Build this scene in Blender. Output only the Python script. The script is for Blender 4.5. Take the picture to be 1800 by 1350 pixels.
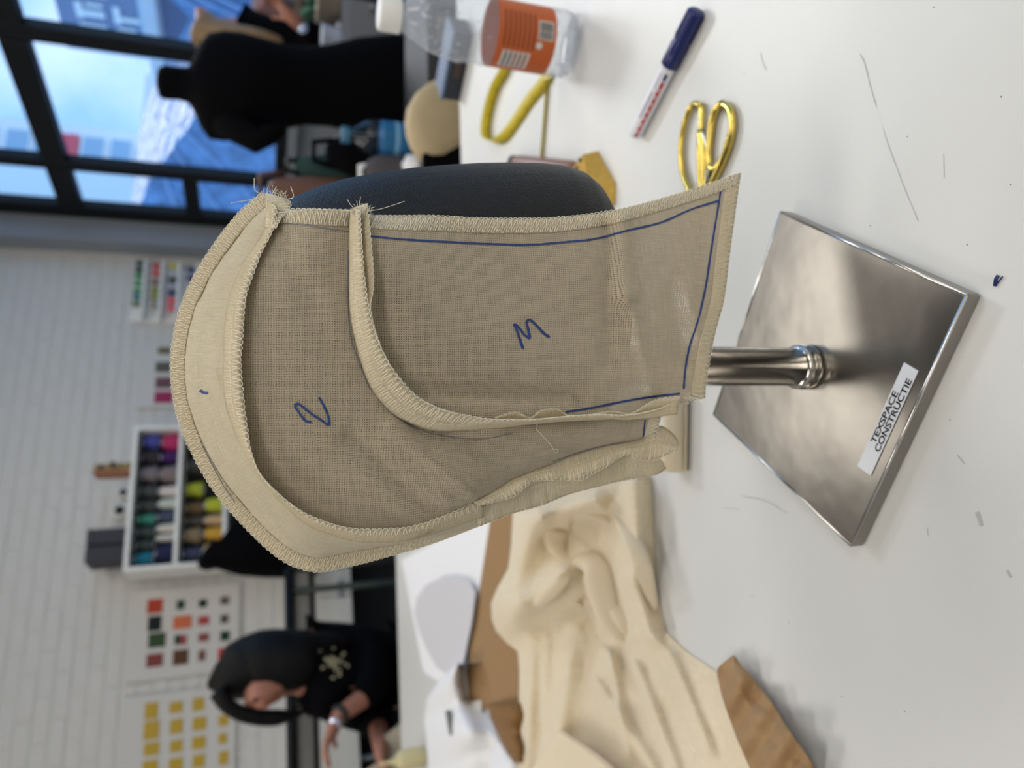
import bpy, bmesh, math, random
import numpy as np
from mathutils import Vector, Matrix
random.seed(7); rng = np.random.RandomState(5)
for o in list(bpy.data.objects): bpy.data.objects.remove(o)
S = bpy.context.scene; C = S.collection
PI = math.pi
# ------------------------------------------------------------------ camera (phone held sideways: rolled 90 degrees)
FPX = 1241.0; TH = math.atan(440/FPX); CT, ST = math.cos(TH), math.sin(TH); CZ = 1.30; TZ = 0.92
cam_d = bpy.data.cameras.new('camera'); cam = bpy.data.objects.new('camera', cam_d); C.objects.link(cam)
cam_d.sensor_fit = 'HORIZONTAL'; cam_d.sensor_width = 36; cam_d.lens = 36*FPX/1800
fwd = Vector((0, CT, -ST)); up = Vector((0, ST, CT)); rgt = Vector((1, 0, 0))
cam.matrix_world = Matrix(((-up.x, rgt.x, -fwd.x, 0), (-up.y, rgt.y, -fwd.y, 0), (-up.z, rgt.z, -fwd.z, CZ), (0, 0, 0, 1)))
cam_d.clip_start = 0.02; cam_d.clip_end = 300
cam_d.dof.use_dof = True; cam_d.dof.focus_distance = 0.355; cam_d.dof.aperture_fstop = 6.3
S.camera = cam
S.cycles.transparent_max_bounces = 24
# ------------------------------------------------------------------ render look and light
S.view_settings.view_transform = 'Standard'; S.view_settings.look = 'None'
S.view_settings.exposure = 0.28; S.view_settings.gamma = 1.0; S.view_settings.use_curve_mapping = False
PHI = math.atan2(656, 1317); D2 = (math.cos(PHI), math.sin(PHI)); D1 = (-D2[1], D2[0])   # D2 along the brick wall, D1 along the window wall
AW, BW = 3.343, 4.43                                                                      # window wall at a = AW, brick wall at b = BW
def R(a, b, z=0.0): return Vector((a*D2[0]+b*D1[0], a*D2[1]+b*D1[1], z))
world = bpy.data.worlds.new('world'); S.world = world; world.use_nodes = True
wn = world.node_tree.nodes; wl = world.node_tree.links; wn.clear()
wo = wn.new('ShaderNodeOutputWorld'); wb = wn.new('ShaderNodeBackground'); tc = wn.new('ShaderNodeTexCoord')
nz = wn.new('ShaderNodeTexNoise'); nz.inputs['Scale'].default_value = 3.2; nz.inputs['Detail'].default_value = 5
cr = wn.new('ShaderNodeValToRGB'); cr.color_ramp.elements[0].position = .54; cr.color_ramp.elements[0].color = (.22, .43, .74, 1)
cr.color_ramp.elements[1].position = .88; cr.color_ramp.elements[1].color = (.80, .90, 1.0, 1)
wl.new(tc.outputs['Generated'], nz.inputs['Vector']); wl.new(nz.outputs['Fac'], cr.inputs['Fac'])
wl.new(cr.outputs['Color'], wb.inputs['Color']); wb.inputs['Strength'].default_value = 1.45; wl.new(wb.outputs[0], wo.inputs[0])
def lamp(name, kind, loc, energy, color, size=None, size_y=None, target=None, angle=None, portal=False):
    d = bpy.data.lights.new(name, kind); d.energy = energy; d.color = color
    if kind == 'AREA': d.shape = 'RECTANGLE'; d.size = size; d.size_y = size_y
    if angle: d.angle = angle
    if portal: d.cycles.is_portal = True
    o = bpy.data.objects.new(name, d); o.location = loc; C.objects.link(o)
    if target is not None: o.rotation_euler = (Vector(target)-Vector(loc)).to_track_quat('-Z', 'Y').to_euler()
    return o
lamp('hazy_sun', 'SUN', (2.2, 3.6, 5), 1.9, (1.0, .95, .87), target=(2.2-.53, 3.6-.85, 5-.86), angle=math.radians(16))
FILL_PANELS = []     # unseen fill panels added to brighten the room; their meshes follow further down
for (a, b, e) in ((-1.2, 2.6, 18), (1.6, 2.6, 12), (-1.2, 0.2, 14), (1.6, 0.2, 12), (-0.8, -2.5, 24), (1.4, -2.5, 20)):
    FILL_PANELS.append((a, b)); p = R(a, b, 3.62)
    lamp('fill_panel_light', 'AREA', p, e*1.15, (1.0, .95, .88), 1.5, .5, target=(p.x, p.y+.001, 0))

# ------------------------------------------------------------------ helpers
def lin(c):
    return tuple(((v/255)/12.92 if v/255 <= .04045 else ((v/255+.055)/1.055)**2.4) for v in c)
def ray(px, py):
    x = 675-py; y = px-900
    return Vector((x, FPX*CT-y*ST, -(y*CT+FPX*ST)))
def W(px, py, Y): r = ray(px, py); t = Y/r.y; return Vector((r.x*t, Y, CZ+r.z*t))      # reading a place off the photograph at depth Y
def T(px, py, z=TZ): r = ray(px, py); t = (z-CZ)/r.z; return Vector((r.x*t, r.y*t, z))
def AB(px, py, b):                                                                        # room coordinates on the plane b = const
    r = ray(px, py); t = b/(r.x*D1[0]+r.y*D1[1]); X, Y = r.x*t, r.y*t
    return X*D2[0]+Y*D2[1], CZ+r.z*t
def BA(px, py, a=AW):
    r = ray(px, py); t = a/(r.x*D2[0]+r.y*D2[1]); X, Y = r.x*t, r.y*t
    return X*D1[0]+Y*D1[1], CZ+r.z*t
def mat(name, col, rough=.6, metal=0.0, bump=None, var=0.0, vscale=8, **kw):
    m = bpy.data.materials.new(name); m.use_nodes = True; n = m.node_tree.nodes; l = m.node_tree.links
    b = n['Principled BSDF']; c = lin(col); b.inputs['Base Color'].default_value = (*c, 1)
    b.inputs['Roughness'].default_value = rough; b.inputs['Metallic'].default_value = metal
    for k, v in kw.items(): b.inputs[k.replace('_', ' ')].default_value = v
    t = n.new('ShaderNodeTexCoord')
    if var:
        z = n.new('ShaderNodeTexNoise'); z.inputs['Scale'].default_value = vscale; z.inputs['Detail'].default_value = 4
        l.new(t.outputs['Object'], z.inputs['Vector'])
        r = n.new('ShaderNodeValToRGB'); r.color_ramp.elements[0].position = .3; r.color_ramp.elements[1].position = .7
        r.color_ramp.elements[0].color = (*[v*(1-var) for v in c], 1); r.color_ramp.elements[1].color = (*[min(1, v*(1+var)) for v in c], 1)
        l.new(z.outputs['Fac'], r.inputs['Fac']); l.new(r.outputs['Color'], b.inputs['Base Color'])
    if bump:
        s, d = bump; z = n.new('ShaderNodeTexNoise'); z.inputs['Scale'].default_value = s; z.inputs['Detail'].default_value = 3
        l.new(t.outputs['Object'], z.inputs['Vector']); u = n.new('ShaderNodeBump'); u.inputs['Distance'].default_value = d
        u.inputs['Strength'].default_value = 1.0
        l.new(z.outputs['Fac'], u.inputs['Height']); l.new(u.outputs['Normal'], b.inputs['Normal'])
    return m
def emit(name, col, s):
    m = bpy.data.materials.new(name); m.use_nodes = True; n = m.node_tree.nodes; b = n['Principled BSDF']
    b.inputs['Base Color'].default_value = (.8, .8, .8, 1); b.inputs['Emission Color'].default_value = (*lin(col), 1); b.inputs['Emission Strength'].default_value = s
    return m
def tag(o, label=None, cat=None, group=None, kind=None):
    if label: o['label'] = label
    if cat: o['category'] = cat
    if group: o['group'] = group
    if kind: o['kind'] = kind
    return o
def empty(name, loc, label=None, cat=None, group=None, rz=0):
    o = bpy.data.objects.new(name, None); C.objects.link(o); o.location = loc; o.rotation_euler = (0, 0, rz); o.empty_display_size = .02
    bpy.context.view_layer.update()
    return tag(o, label, cat, group)
def link(name, me, m, parent=None, smooth=False, world_verts=True):
    o = bpy.data.objects.new(name, me); C.objects.link(o)
    if m is not None and not me.materials:
        for k in (m if isinstance(m, (list, tuple)) else [m]): me.materials.append(k)
    if smooth:
        for p in me.polygons: p.use_smooth = True
    if parent is not None:
        o.parent = parent
        if world_verts: o.matrix_parent_inverse = wm(parent).inverted()
    return o
def wm(o):
    m = o.matrix_basis.copy(); p = o.parent
    return (wm(p) @ o.matrix_parent_inverse @ m) if p is not None else m
class MB:
    def __init__(s): s.v = []; s.f = []; s.uv = None
    def add(s, v, f): n = len(s.v); s.v += [tuple(x) for x in v]; s.f += [tuple(i+n for i in q) for q in f]; return s
    def box(s, c, d, rz=0, M=None):
        c = Vector(c); q = Matrix.Rotation(rz, 3, 'Z') if M is None else M
        v = [c + q @ Vector((x*d[0]/2, y*d[1]/2, z*d[2]/2)) for x in (-1, 1) for y in (-1, 1) for z in (-1, 1)]
        return s.add(v, [(0, 1, 3, 2), (4, 6, 7, 5), (0, 4, 5, 1), (2, 3, 7, 6), (0, 2, 6, 4), (1, 5, 7, 3)])
    def tube(s, pts, r, seg=6, cap=True):
        pts = [Vector(p) for p in pts]; n = len(pts); rr = r if hasattr(r, '__len__') else [r]*n
        vs = []; fs = []; ref = None
        for i, p in enumerate(pts):
            d = (pts[min(i+1, n-1)]-pts[max(i-1, 0)])
            d = d.normalized() if d.length > 1e-9 else Vector((0, 0, 1))
            if ref is None: ref = d.orthogonal().normalized()
            ref = (ref - d*ref.dot(d)); ref = ref.normalized() if ref.length > 1e-6 else d.orthogonal().normalized()
            e = d.cross(ref)
            for k in range(seg):
                a = 2*PI*k/seg; vs.append(p + (ref*math.cos(a)+e*math.sin(a))*rr[i])
        for i in range(n-1):
            for k in range(seg): fs.append((i*seg+k, i*seg+(k+1) % seg, (i+1)*seg+(k+1) % seg, (i+1)*seg+k))
        if cap: fs.append(tuple(range(seg))[::-1]); fs.append(tuple((n-1)*seg+k for k in range(seg)))
        return s.add(vs, fs)
    def lathe(s, prof, o=(0, 0, 0), seg=32, sx=1, sy=1, axis=None):
        o = Vector(o); vs = []; fs = []; n = len(prof); q = axis if axis is not None else Matrix.Identity(3)
        for r, z in prof:
            for k in range(seg): a = 2*PI*k/seg; vs.append(o + q @ Vector((r*sx*math.cos(a), r*sy*math.sin(a), z)))
        for i in range(n-1):
            for k in range(seg): fs.append((i*seg+k, i*seg+(k+1) % seg, (i+1)*seg+(k+1) % seg, (i+1)*seg+k))
        fs.append(tuple(range(seg))[::-1]); fs.append(tuple((n-1)*seg+k for k in range(seg)))
        return s.add(vs, fs)
    def prism(s, poly, z0, z1):
        n = len(poly); v = [(p[0], p[1], z0) for p in poly]+[(p[0], p[1], z1) for p in poly]
        return s.add(v, [tuple(range(n))[::-1], tuple(range(n, 2*n))]+[(i, (i+1) % n, n+(i+1) % n, n+i) for i in range(n)])
    def build(s, name, m, parent=None, smooth=False, bevel=0, seg=2, wv=True):
        me = bpy.data.meshes.new(name); me.from_pydata(s.v, [], s.f); me.validate(); bm = bmesh.new(); bm.from_mesh(me)
        bmesh.ops.recalc_face_normals(bm, faces=bm.faces)
        if bevel:
            es = [e for e in bm.edges if len(e.link_faces) == 2 and e.calc_face_angle(0) > .5]
            bmesh.ops.bevel(bm, geom=es, offset=bevel, segments=seg, affect='EDGES', clamp_overlap=True, profile=.5)
        bm.to_mesh(me); bm.free()
        return link(name, me, m, parent, smooth, wv)
def copy_tree(o, parent=None):
    c = o.copy(); C.objects.link(c)
    if parent is not None: c.parent = parent
    for ch in [x for x in bpy.data.objects if x.parent == o]: copy_tree(ch, c)
    return c
def spl(pts, n):
    """Catmull-Rom through the points, n samples evenly by length"""
    P = np.array(pts, float); Q = np.vstack([2*P[0]-P[1], P, 2*P[-1]-P[-2]]); out = []
    for i in range(1, len(Q)-2):
        for t in np.linspace(0, 1, 16, endpoint=False):
            a, b, c, d = Q[i-1], Q[i], Q[i+1], Q[i+2]
            out.append(.5*((2*b)+(c-a)*t+(2*a-5*b+4*c-d)*t*t+(3*b-a-3*c+d)*t**3))
    out.append(P[-1]); out = np.array(out); k = np.linalg.norm(np.diff(out[:, :2], axis=0), axis=1); s = np.concatenate([[0], np.cumsum(k)])
    u = np.linspace(0, s[-1], n); return np.stack([np.interp(u, s, out[:, j]) for j in range(out.shape[1])], 1)
def smooth_noise(x, y, seed=0):
    r = np.random.RandomState(seed); o = 0
    for k in range(5):
        a = r.rand()*2*PI; f = 2**(k*.55); o = o+np.sin((x*math.cos(a)+y*math.sin(a))*f+r.rand()*6.28+1.3*np.sin((x*math.sin(a)-y*math.cos(a))*f*.7+k))/f
    return o/2.2
def mesh_from_bm_obj(o):
    dg = bpy.context.evaluated_depsgraph_get(); me = bpy.data.meshes.new_from_object(o.evaluated_get(dg)); return me
def text_mesh(txt, size, font_scale_x=1.0):
    c = bpy.data.curves.new('lettering', 'FONT'); c.body = txt; c.size = size; c.align_x = 'LEFT'; c.offset = size*.022
    o = bpy.data.objects.new('lettering', c); C.objects.link(o); bpy.context.view_layer.update(); me = mesh_from_bm_obj(o)
    bpy.data.objects.remove(o); return me

# ------------------------------------------------------------------ materials
def cloth_mat(name, col, pitch=.00112, hole=.5, trans=.35, weave=True):
    m = bpy.data.materials.new(name); m.use_nodes = True; n = m.node_tree.nodes; l = m.node_tree.links; n.clear()
    out = n.new('ShaderNodeOutputMaterial'); c = lin(col)
    dif = n.new('ShaderNodeBsdfDiffuse'); dif.inputs['Roughness'].default_value = .8; tr = n.new('ShaderNodeBsdfTranslucent'); mx = n.new('ShaderNodeMixShader'); mx.inputs[0].default_value = trans
    uv = n.new('ShaderNodeTexCoord'); src = uv.outputs['UV']
    def math_(op, a, b=None, c2=None):
        k = n.new('ShaderNodeMath'); k.operation = op
        for i, v in enumerate((a, b, c2)):
            if v is None: continue
            if isinstance(v, (int, float)): k.inputs[i].default_value = v
            else: l.new(v, k.inputs[i])
        return k.outputs[0]
    ns = n.new('ShaderNodeTexNoise'); ns.inputs['Scale'].default_value = 260; ns.inputs['Detail'].default_value = 3; l.new(src, ns.inputs['Vector'])
    sep = n.new('ShaderNodeSeparateXYZ'); l.new(src, sep.inputs[0])
    jit = math_('MULTIPLY', math_('SUBTRACT', ns.outputs['Fac'], .5), .9)
    u = math_('ADD', math_('MULTIPLY', sep.outputs[0], 1/pitch), jit); v = math_('ADD', math_('MULTIPLY', sep.outputs[1], 1/pitch), jit)
    pu = math_('PINGPONG', u, .5); pv = math_('PINGPONG', v, .5)          # 0 at the gap, .5 mid thread
    # slubs: long streaks along each thread direction
    st = n.new('ShaderNodeMapping'); st.inputs['Scale'].default_value = (60, 1500, 1); l.new(src, st.inputs[0]); n1 = n.new('ShaderNodeTexNoise'); n1.inputs['Scale'].default_value = 1; n1.inputs['Detail'].default_value = 2; l.new(st.outputs[0], n1.inputs['Vector'])
    s2 = n.new('ShaderNodeMapping'); s2.inputs['Scale'].default_value = (1500, 60, 1); l.new(src, s2.inputs[0]); n2 = n.new('ShaderNodeTexNoise'); n2.inputs['Scale'].default_value = 1; n2.inputs['Detail'].default_value = 2; l.new(s2.outputs[0], n2.inputs['Vector'])
    slub = math_('MULTIPLY', math_('ADD', n1.outputs['Fac'], n2.outputs['Fac']), .5)
    wv = math_('ADD', math_('SMOOTH_MIN', pu, .3, .1), math_('SMOOTH_MIN', pv, .3, .1))
    r = n.new('ShaderNodeValToRGB'); r.color_ramp.elements[0].position = .30; r.color_ramp.elements[1].position = .68
    r.color_ramp.elements[0].color = (*[x*.84 for x in c], 1); r.color_ramp.elements[1].color = (*[min(1, x*1.12) for x in c], 1); l.new(slub, r.inputs[0])
    l.new(r.outputs[0], dif.inputs['Color']); l.new(r.outputs[0], tr.inputs['Color'])
    bp = n.new('ShaderNodeBump'); bp.inputs['Distance'].default_value = .0004; bp.inputs['Strength'].default_value = .9
    l.new(math_('ADD', wv if weave else slub, math_('MULTIPLY', slub, .6)), bp.inputs['Height']); l.new(bp.outputs[0], dif.inputs['Normal'])
    l.new(dif.outputs[0], mx.inputs[1]); l.new(tr.outputs[0], mx.inputs[2]); last = mx.outputs[0]
    if weave and hole > 0:
        tp = n.new('ShaderNodeBsdfTransparent'); m2 = n.new('ShaderNodeMixShader')
        mxx = math_('MAXIMUM', pu, pv); h = math_('SMOOTH_MIN', math_('MULTIPLY', math_('MAXIMUM', math_('SUBTRACT', .255, mxx), 0), 8), 1, .05)
        l.new(math_('MULTIPLY', math_('MAXIMUM', h, 0), hole), m2.inputs[0]); l.new(last, m2.inputs[1]); l.new(tp.outputs[0], m2.inputs[2]); last = m2.outputs[0]
    l.new(last, out.inputs[0]); return m
M = {}
M['muslin'] = cloth_mat('unbleached_muslin', (217, 205, 182), hole=.98, trans=.30)
M['muslin_fine_lit'] = cloth_mat('muslin_dense_lit', (246, 235, 211), pitch=.0008, hole=0, trans=.34)  # dense crown strip cloth, lightened to paint in the window light it catches
M['muslin_seam'] = cloth_mat('muslin_seam', (236, 223, 192), pitch=.0008, hole=0, trans=.25)
M['thread'] = mat('cotton_thread', (248, 242, 224), .8)
M['ink'] = mat('blue_ink', (40, 64, 122), .7); M['ink_faint'] = mat('faint_ink', (128, 128, 138), .8)
M['heap'] = cloth_mat('cream_calico', (253, 235, 211), pitch=.0009, hole=0, trans=.22, weave=False)
M['table'] = mat('white_tabletop', (212, 212, 209), .42, var=.02, vscale=6, bump=(900, .00003))
M['tedge'] = mat('table_edge', (196, 190, 180), .5)
M['steel'] = mat('brushed_steel', (146, 142, 136), .27, 1.0, bump=(14, .0009), var=.10, vscale=18)
M['steel2'] = mat('polished_steel', (205, 200, 192), .17, 1.0)
M['black_skin'] = mat('black_pebbled_vinyl', (15, 13, 11), .36, bump=(900, .0011), Specular_IOR_Level=.34)
M['black'] = mat('black_cloth', (5, 5, 8), .95, Specular_IOR_Level=.1); M['blackp'] = mat('black_plastic', (16, 16, 18), .55, Specular_IOR_Level=.3)
M['white'] = mat('white_paint', (236, 236, 232), .5); M['paper'] = mat('white_paper', (238, 238, 240), .8)
M['brick'] = mat('white_painted_brick', (208, 206, 202), .7, var=.02, vscale=14, bump=(60, .001)); M['mortar'] = mat('painted_mortar', (206, 204, 200), .8)
M['frame'] = mat('black_window_frame', (16, 19, 24), .5, Specular_IOR_Level=.25)
M['grey'] = mat('grey_plaster', (140, 146, 154), .8)
M['kraft'] = mat('kraft_paper', (160, 128, 90), .7, var=.07, vscale=30, bump=(40, .0015))
M['kraft2'] = mat('kraft_card', (154, 121, 80), .7); M['bag'] = mat('brown_paper_bag', (132, 94, 46), .7)
M['gold'] = mat('gold_plated_metal', (214, 188, 98), .22, 1.0)
M['blade'] = mat('blade_steel', (190, 190, 186), .25, 1.0)
M['yellow'] = mat('yellow_tape', (196, 176, 16), .5); M['tapemark'] = mat('tape_print', (40, 36, 16), .6)
M['navy'] = mat('navy_plastic', (14, 28, 92), .35); M['wplastic'] = mat('white_plastic', (226, 226, 234), .35); M['red'] = mat('red_print', (190, 26, 34), .5)
M['skin'] = mat('skin', (170, 116, 96), .6); M['hair'] = mat('black_hair', (4, 4, 6), .45, bump=(300, .002), Specular_IOR_Level=.2); M['blonde'] = mat('blonde_hair', (138, 112, 78), .5, bump=(220, .003), var=.15, vscale=30)
M['jeans'] = mat('navy_denim', (22, 32, 58), .9)
M['floor'] = mat('grey_floor', (120, 118, 114), .6, var=.05, vscale=2)
def glass_mat(name, col, rough=0.0, ior=1.3, fac=.82):
    m = bpy.data.materials.new(name); m.use_nodes = True; n = m.node_tree.nodes; l = m.node_tree.links; n.clear()
    o = n.new('ShaderNodeOutputMaterial'); g = n.new('ShaderNodeBsdfGlossy'); g.inputs['Roughness'].default_value = .05; t = n.new('ShaderNodeBsdfTransparent'); t.inputs['Color'].default_value = (*col, 1)
    w = n.new('ShaderNodeLayerWeight'); w.inputs[0].default_value = .5; p5 = n.new('ShaderNodeMath'); p5.operation = 'POWER'; p5.inputs[1].default_value = 4.5; l.new(w.outputs['Facing'], p5.inputs[0]); f = n.new('ShaderNodeMath'); f.operation = 'MULTIPLY_ADD'; f.inputs[1].default_value = .8; f.inputs[2].default_value = ((ior-1)/(ior+1))**2; l.new(p5.outputs[0], f.inputs[0]); x = n.new('ShaderNodeMixShader'); l.new(f.outputs[0], x.inputs[0]); l.new(t.outputs[0], x.inputs[1]); l.new(g.outputs[0], x.inputs[2]); l.new(x.outputs[0], o.inputs[0]); return m
M['glass'] = glass_mat('window_glass', (.96, .98, 1.0)); M['pet'] = glass_mat('clear_plastic', (.96, .97, .98), ior=1.35)
_n = M['pet'].node_tree.nodes; _l = M['pet'].node_tree.links; _d = _n.new('ShaderNodeBsdfDiffuse'); _d.inputs[0].default_value = (.8, .82, .85, 1); _t = _n.new('ShaderNodeBsdfTranslucent'); _t.inputs[0].default_value = (.8, .82, .85, 1)
_o = [k for k in _n if k.type == 'OUTPUT_MATERIAL'][0]; _s = _o.inputs[0].links[0].from_socket; _a = _n.new('ShaderNodeAddShader'); _x = _n.new('ShaderNodeMixShader'); _m = _n.new('ShaderNodeMixShader')
_l.new(_d.outputs[0], _m.inputs[1]); _l.new(_t.outputs[0], _m.inputs[2]); _x.inputs[0].default_value = .18; _l.new(_s, _x.inputs[1]); _l.new(_m.outputs[0], _x.inputs[2]); _l.new(_x.outputs[0], _o.inputs[0])

# ------------------------------------------------------------------ setting: floor, ceiling, walls
def room_box(name, a0, a1, b0, b1, z0, z1, m, parent=None, kind=None, bevel=0):
    c = R((a0+a1)/2, (b0+b1)/2, (z0+z1)/2); o = MB().box(c, (abs(a1-a0), abs(b1-b0), abs(z1-z0)), PHI).build(name, m, parent, bevel=bevel)
    return tag(o, kind=kind) if kind else o
A0, B0, ZC = -4.2, -3.2, 4.15
room_box('floor', A0-.1, AW+.2, B0-.1, BW+.2, -.1, 0, M['floor'], kind='structure')
room_box('ceiling', A0-.1, AW+.2, B0-.1, BW+.2, ZC, ZC+.1, mat('ceiling_boards', (134, 122, 106), .8), kind='structure')
room_box('wall_left', A0-.1, A0, B0, BW, 0, ZC, M['white'], kind='structure')
room_box('wall_back', A0, AW, B0-.1, B0, 0, ZC, M['white'], kind='structure')
wf = room_box('wall_far', A0, AW, BW+.0015, BW+.16, 0, ZC, M['mortar'], kind='structure')
room_box('wall_right', AW, AW+.16, B0, BW, 0, 1.13, M['grey'], kind='structure')
room_box('trim_1', AW, AW+.16, B0, BW, 4.0, ZC, M['grey'], kind='structure')
room_box('trim_2', 3.19, AW+.16, 4.30, BW+.006, 0, ZC, M['grey'], kind='structure')          # plastered pier in the corner
room_box('trim_3', AW-.06, AW+.18, B0, 4.25, 1.10, 1.15, M['grey'], kind='structure')    # sill
# bricks, each its own part of the wall; 300 nearest in view, the rest joined
HOODPOLY = [(300, 430), (300, 1010), (700, 1010), (700, 430)]
BL, BH, JT = .21, .068, .008
cell = []
for j in range(int(4.1/(BH+JT))):
    z = .02+j*(BH+JT)+BH/2
    off = 0 if j % 2 else (BL+JT)/2
    for i in range(-21, 15):
        a = i*(BL+JT)+off
        if a+BL/2 > 3.185 or a-BL/2 < A0: continue
        p = R(a, BW, z); d = p-Vector((0, 0, CZ)); dz = d.dot(fwd); px = 900-FPX*d.dot(up)/dz; py = 675-FPX*d.x/dz
        vis = -20 < px < 700 and -10 < py < 1360 and not (310 < px and 440 < py < 1000)
        cell.append((0 if vis else 1, d.length, a, z))
cell.sort()
bm_ = MB().box((0, 0, 0), (BL, .03, BH)); src = bm_.build('brick', M['brick'], bevel=.004, seg=1); brick_me = src.data; bpy.data.objects.remove(src)
rest = MB()
for k, (v, d, a, z) in enumerate(cell):
    jx, jd = random.uniform(-.002, .002), random.uniform(-.0012, .0012)
    if k < 300:
        o = bpy.data.objects.new('brick', brick_me); C.objects.link(o); o.parent = wf; o.location = R(a+jx, BW+.012+jd, z); o.rotation_euler = (random.uniform(-.008, .008), 0, PHI+random.uniform(-.008, .008))
    else: rest.box(R(a+jx, BW+.012+jd, z), (BL, .03, BH), PHI)
tag(rest.build('brickwork', M['brick'], wf), kind='stuff')
for (a, b) in FILL_PANELS:  # glowing panels added above the view to fill in light
    p = R(a, b, 3.65); t = empty('fill_panel', (p.x, p.y, 3.65), ('back', 'front')[b > 1]+' unseen added fill panel hung '+('left' if a < 0 else 'right')+' over the workroom' if b != .2 else 'middle unseen added fill panel hung '+('left' if a < 0 else 'right')+' over the workroom', 'lamp', 'added fill panels', PHI)
    MB().box((0, 0, .02), (1.56, .56, .04)).build('housing', M['white'], t, bevel=.004, wv=False)
    MB().box((0, 0, -.004), (1.46, .46, .008)).build('diffuser', emit('fill_diffuser', (255, 244, 225), .8), t, wv=False)
    for s in (-.6, .6): MB().tube([(s, 0, .04), (s, 0, .5)], .004).build('cable', M['blackp'], t, wv=False)
# ------------------------------------------------------------------ windows along the right wall
def wbar(name, b0, b1, z0, z1, parent, dep=.07, off=0.0):
    c = R(AW+.06+off, (b0+b1)/2, (z0+z1)/2); return MB().box(c, (dep, abs(b1-b0), abs(z1-z0)), PHI).build(name, M['frame'], parent, bevel=.006)
mull = [(-3.2, -3.1), (-2.3, -2.22), (-1.4, -1.32), (-.5, -.42), (.45, .53), (1.35, 1.43), (2.0, 2.08), (2.84, 2.93), (3.78, 3.855), (4.19, 4.30)]
bays = [(0, 3), (3, 6), (6, 9)]
wi = 0
for k in range(len(mull)-1):
    wi += 1; b0, b1 = mull[k][1], mull[k+1][0]; last = k == len(mull)-2
    root = bpy.data.objects.new('window_%d' % wi, None); C.objects.link(root); root.location = R(AW+.06, (b0+b1)/2, 1.15); root['kind'] = 'structure'; bpy.context.view_layer.update()
    wbar('mullion', mull[k][0], mull[k][1], 1.15, 4.0, root, .07)
    if last: wbar('mullion', mull[k+1][0], mull[k+1][1], 1.15, 4.0, root, .07)
    wbar('transom', b0, b1, 2.40, 2.53, root, .085); wbar('transom', b0, b1, 1.15, 1.22, root, .085); wbar('transom', b0, b1, 3.92, 4.0, root, .085)
    zs = [(1.22, 2.40), (2.53, 3.92)]
    if last: wbar('transom', b0, b1, 1.69, 1.78, root, .085); zs = [(1.22, 1.69), (1.78, 2.40), (2.53, 3.92)]
    for z0, z1 in zs:
        MB().box(R(AW+.07, (b0+b1)/2, (z0+z1)/2), (.006, b1-b0, z1-z0), PHI).build('pane', M['glass'], root)
# ------------------------------------------------------------------ tables
M_top = M['table']
def slab(name, poly, label, m_top, z=TZ, th=.03, legs=(), cat='table'):
    cx = sum(p[0] for p in poly)/len(poly); cy = sum(p[1] for p in poly)/len(poly)
    t = empty(name, (cx, cy, 0), label, cat)
    MB().prism(poly, z-th, z).build('tabletop', m_top, t, bevel=.003, seg=2)
    for x, y in legs: MB().box((x, y, (z-th)/2), (.06, .06, z-th)).build('leg', M['blackp'], t, bevel=.004)
    return t
tn = slab('work_table', [(-.57, .02), (.98, -.02), (1.0, 1.44), (.0, 1.335), (-.60, 1.27)], 'white topped work table under the hood stand', M_top, legs=((-.48, .1), (.9, .08), (.9, 1.3), (-.5, 1.15)))
tl = slab('work_table', [(-.60, 1.273), (.0, 1.338), (.32, 1.372), (.32, 2.25), (-1.9, 1.90), (-1.6, 1.15), (-1.6, .3), (-.573, .3)], 'white topped cutting table farther off, holding papers and kraft card', M_top, legs=((.22, 2.12), (-1.7, 1.8), (-.7, 1.6), (-1.45, .45)))
sc = MB(); 
# scuffs and pencil marks on the white top
for pts, w in (([(1337, 92), (1341, 108), (1348, 124)], 2.6), ([(1512, 95), (1520, 110), (1530, 150), (1541, 188)], 2.2), ([(1553, 225), (1560, 250), (1575, 290), (1590, 330), (1614, 388)], 1.6),
               ([(1659, 270), (1660, 312)], 1.2), ([(1304, 872), (1345, 880), (1385, 902)], 2.5), ([(1270, 893), (1300, 895)], 2), ([(1718, 900), (1726, 925)], 7), ([(1770, 1003), (1778, 1015)], 5), ([(1683, 800), (1696, 815)], 3.5), ([(1668, 737), (1672, 739)], 2.5), ([(1630, 928), (1632, 943)], 2)):
    c = spl([T(*p)[:] for p in pts], 14); sc = MB()
    for i in range(13):
        w0 = w*.00022; a, b = Vector(c[i]), Vector(c[i+1]); n = (b-a).cross(Vector((0, 0, 1))).normalized()*w0*random.uniform(.5, 1)
        sc.add([a+n+Vector((0, 0, .0002)), a-n+Vector((0, 0, .0002)), b-n+Vector((0, 0, .0002)), b+n+Vector((0, 0, .0002))], [(0, 1, 2, 3)])
    sc.build('pencil_scuff', mat('grey_scuff', (182, 182, 182), .7), tn)
dots = MB()
for px, py in ((1188, 938), (1641, 13), (1308, 130), (1760, 170), (1595, 240), (1530, 397), (1322, 1048), (1386, 1094), (1776, 325), (1700, 430), (1480, 1225), (1590, 640+610)):
    dots.lathe([(.0005, 0), (.0003, .0003)], T(px, py), 8)
dots.build('speck', mat('dark_speck', (130, 130, 132), .7), tn)
clip = MB(); c0, c1 = T(1757, 484), T(1751, 503); clip.tube([c0+Vector((0, 0, .001)), (c0+c1)/2+Vector((.001, 0, .0015)), c1+Vector((0, 0, .001))], .0009, 6)
c2 = T(1765, 486); clip.tube([c1+Vector((0, 0, .001)), (c1+c2)/2+Vector((.001, -.001, .001)), c2+Vector((0, 0, .001))], .0004, 5)
tag(clip.build('thread_scrap', M['navy']), 'tiny dark blue thread scrap lying near the corner of the steel base', 'scrap')

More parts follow.
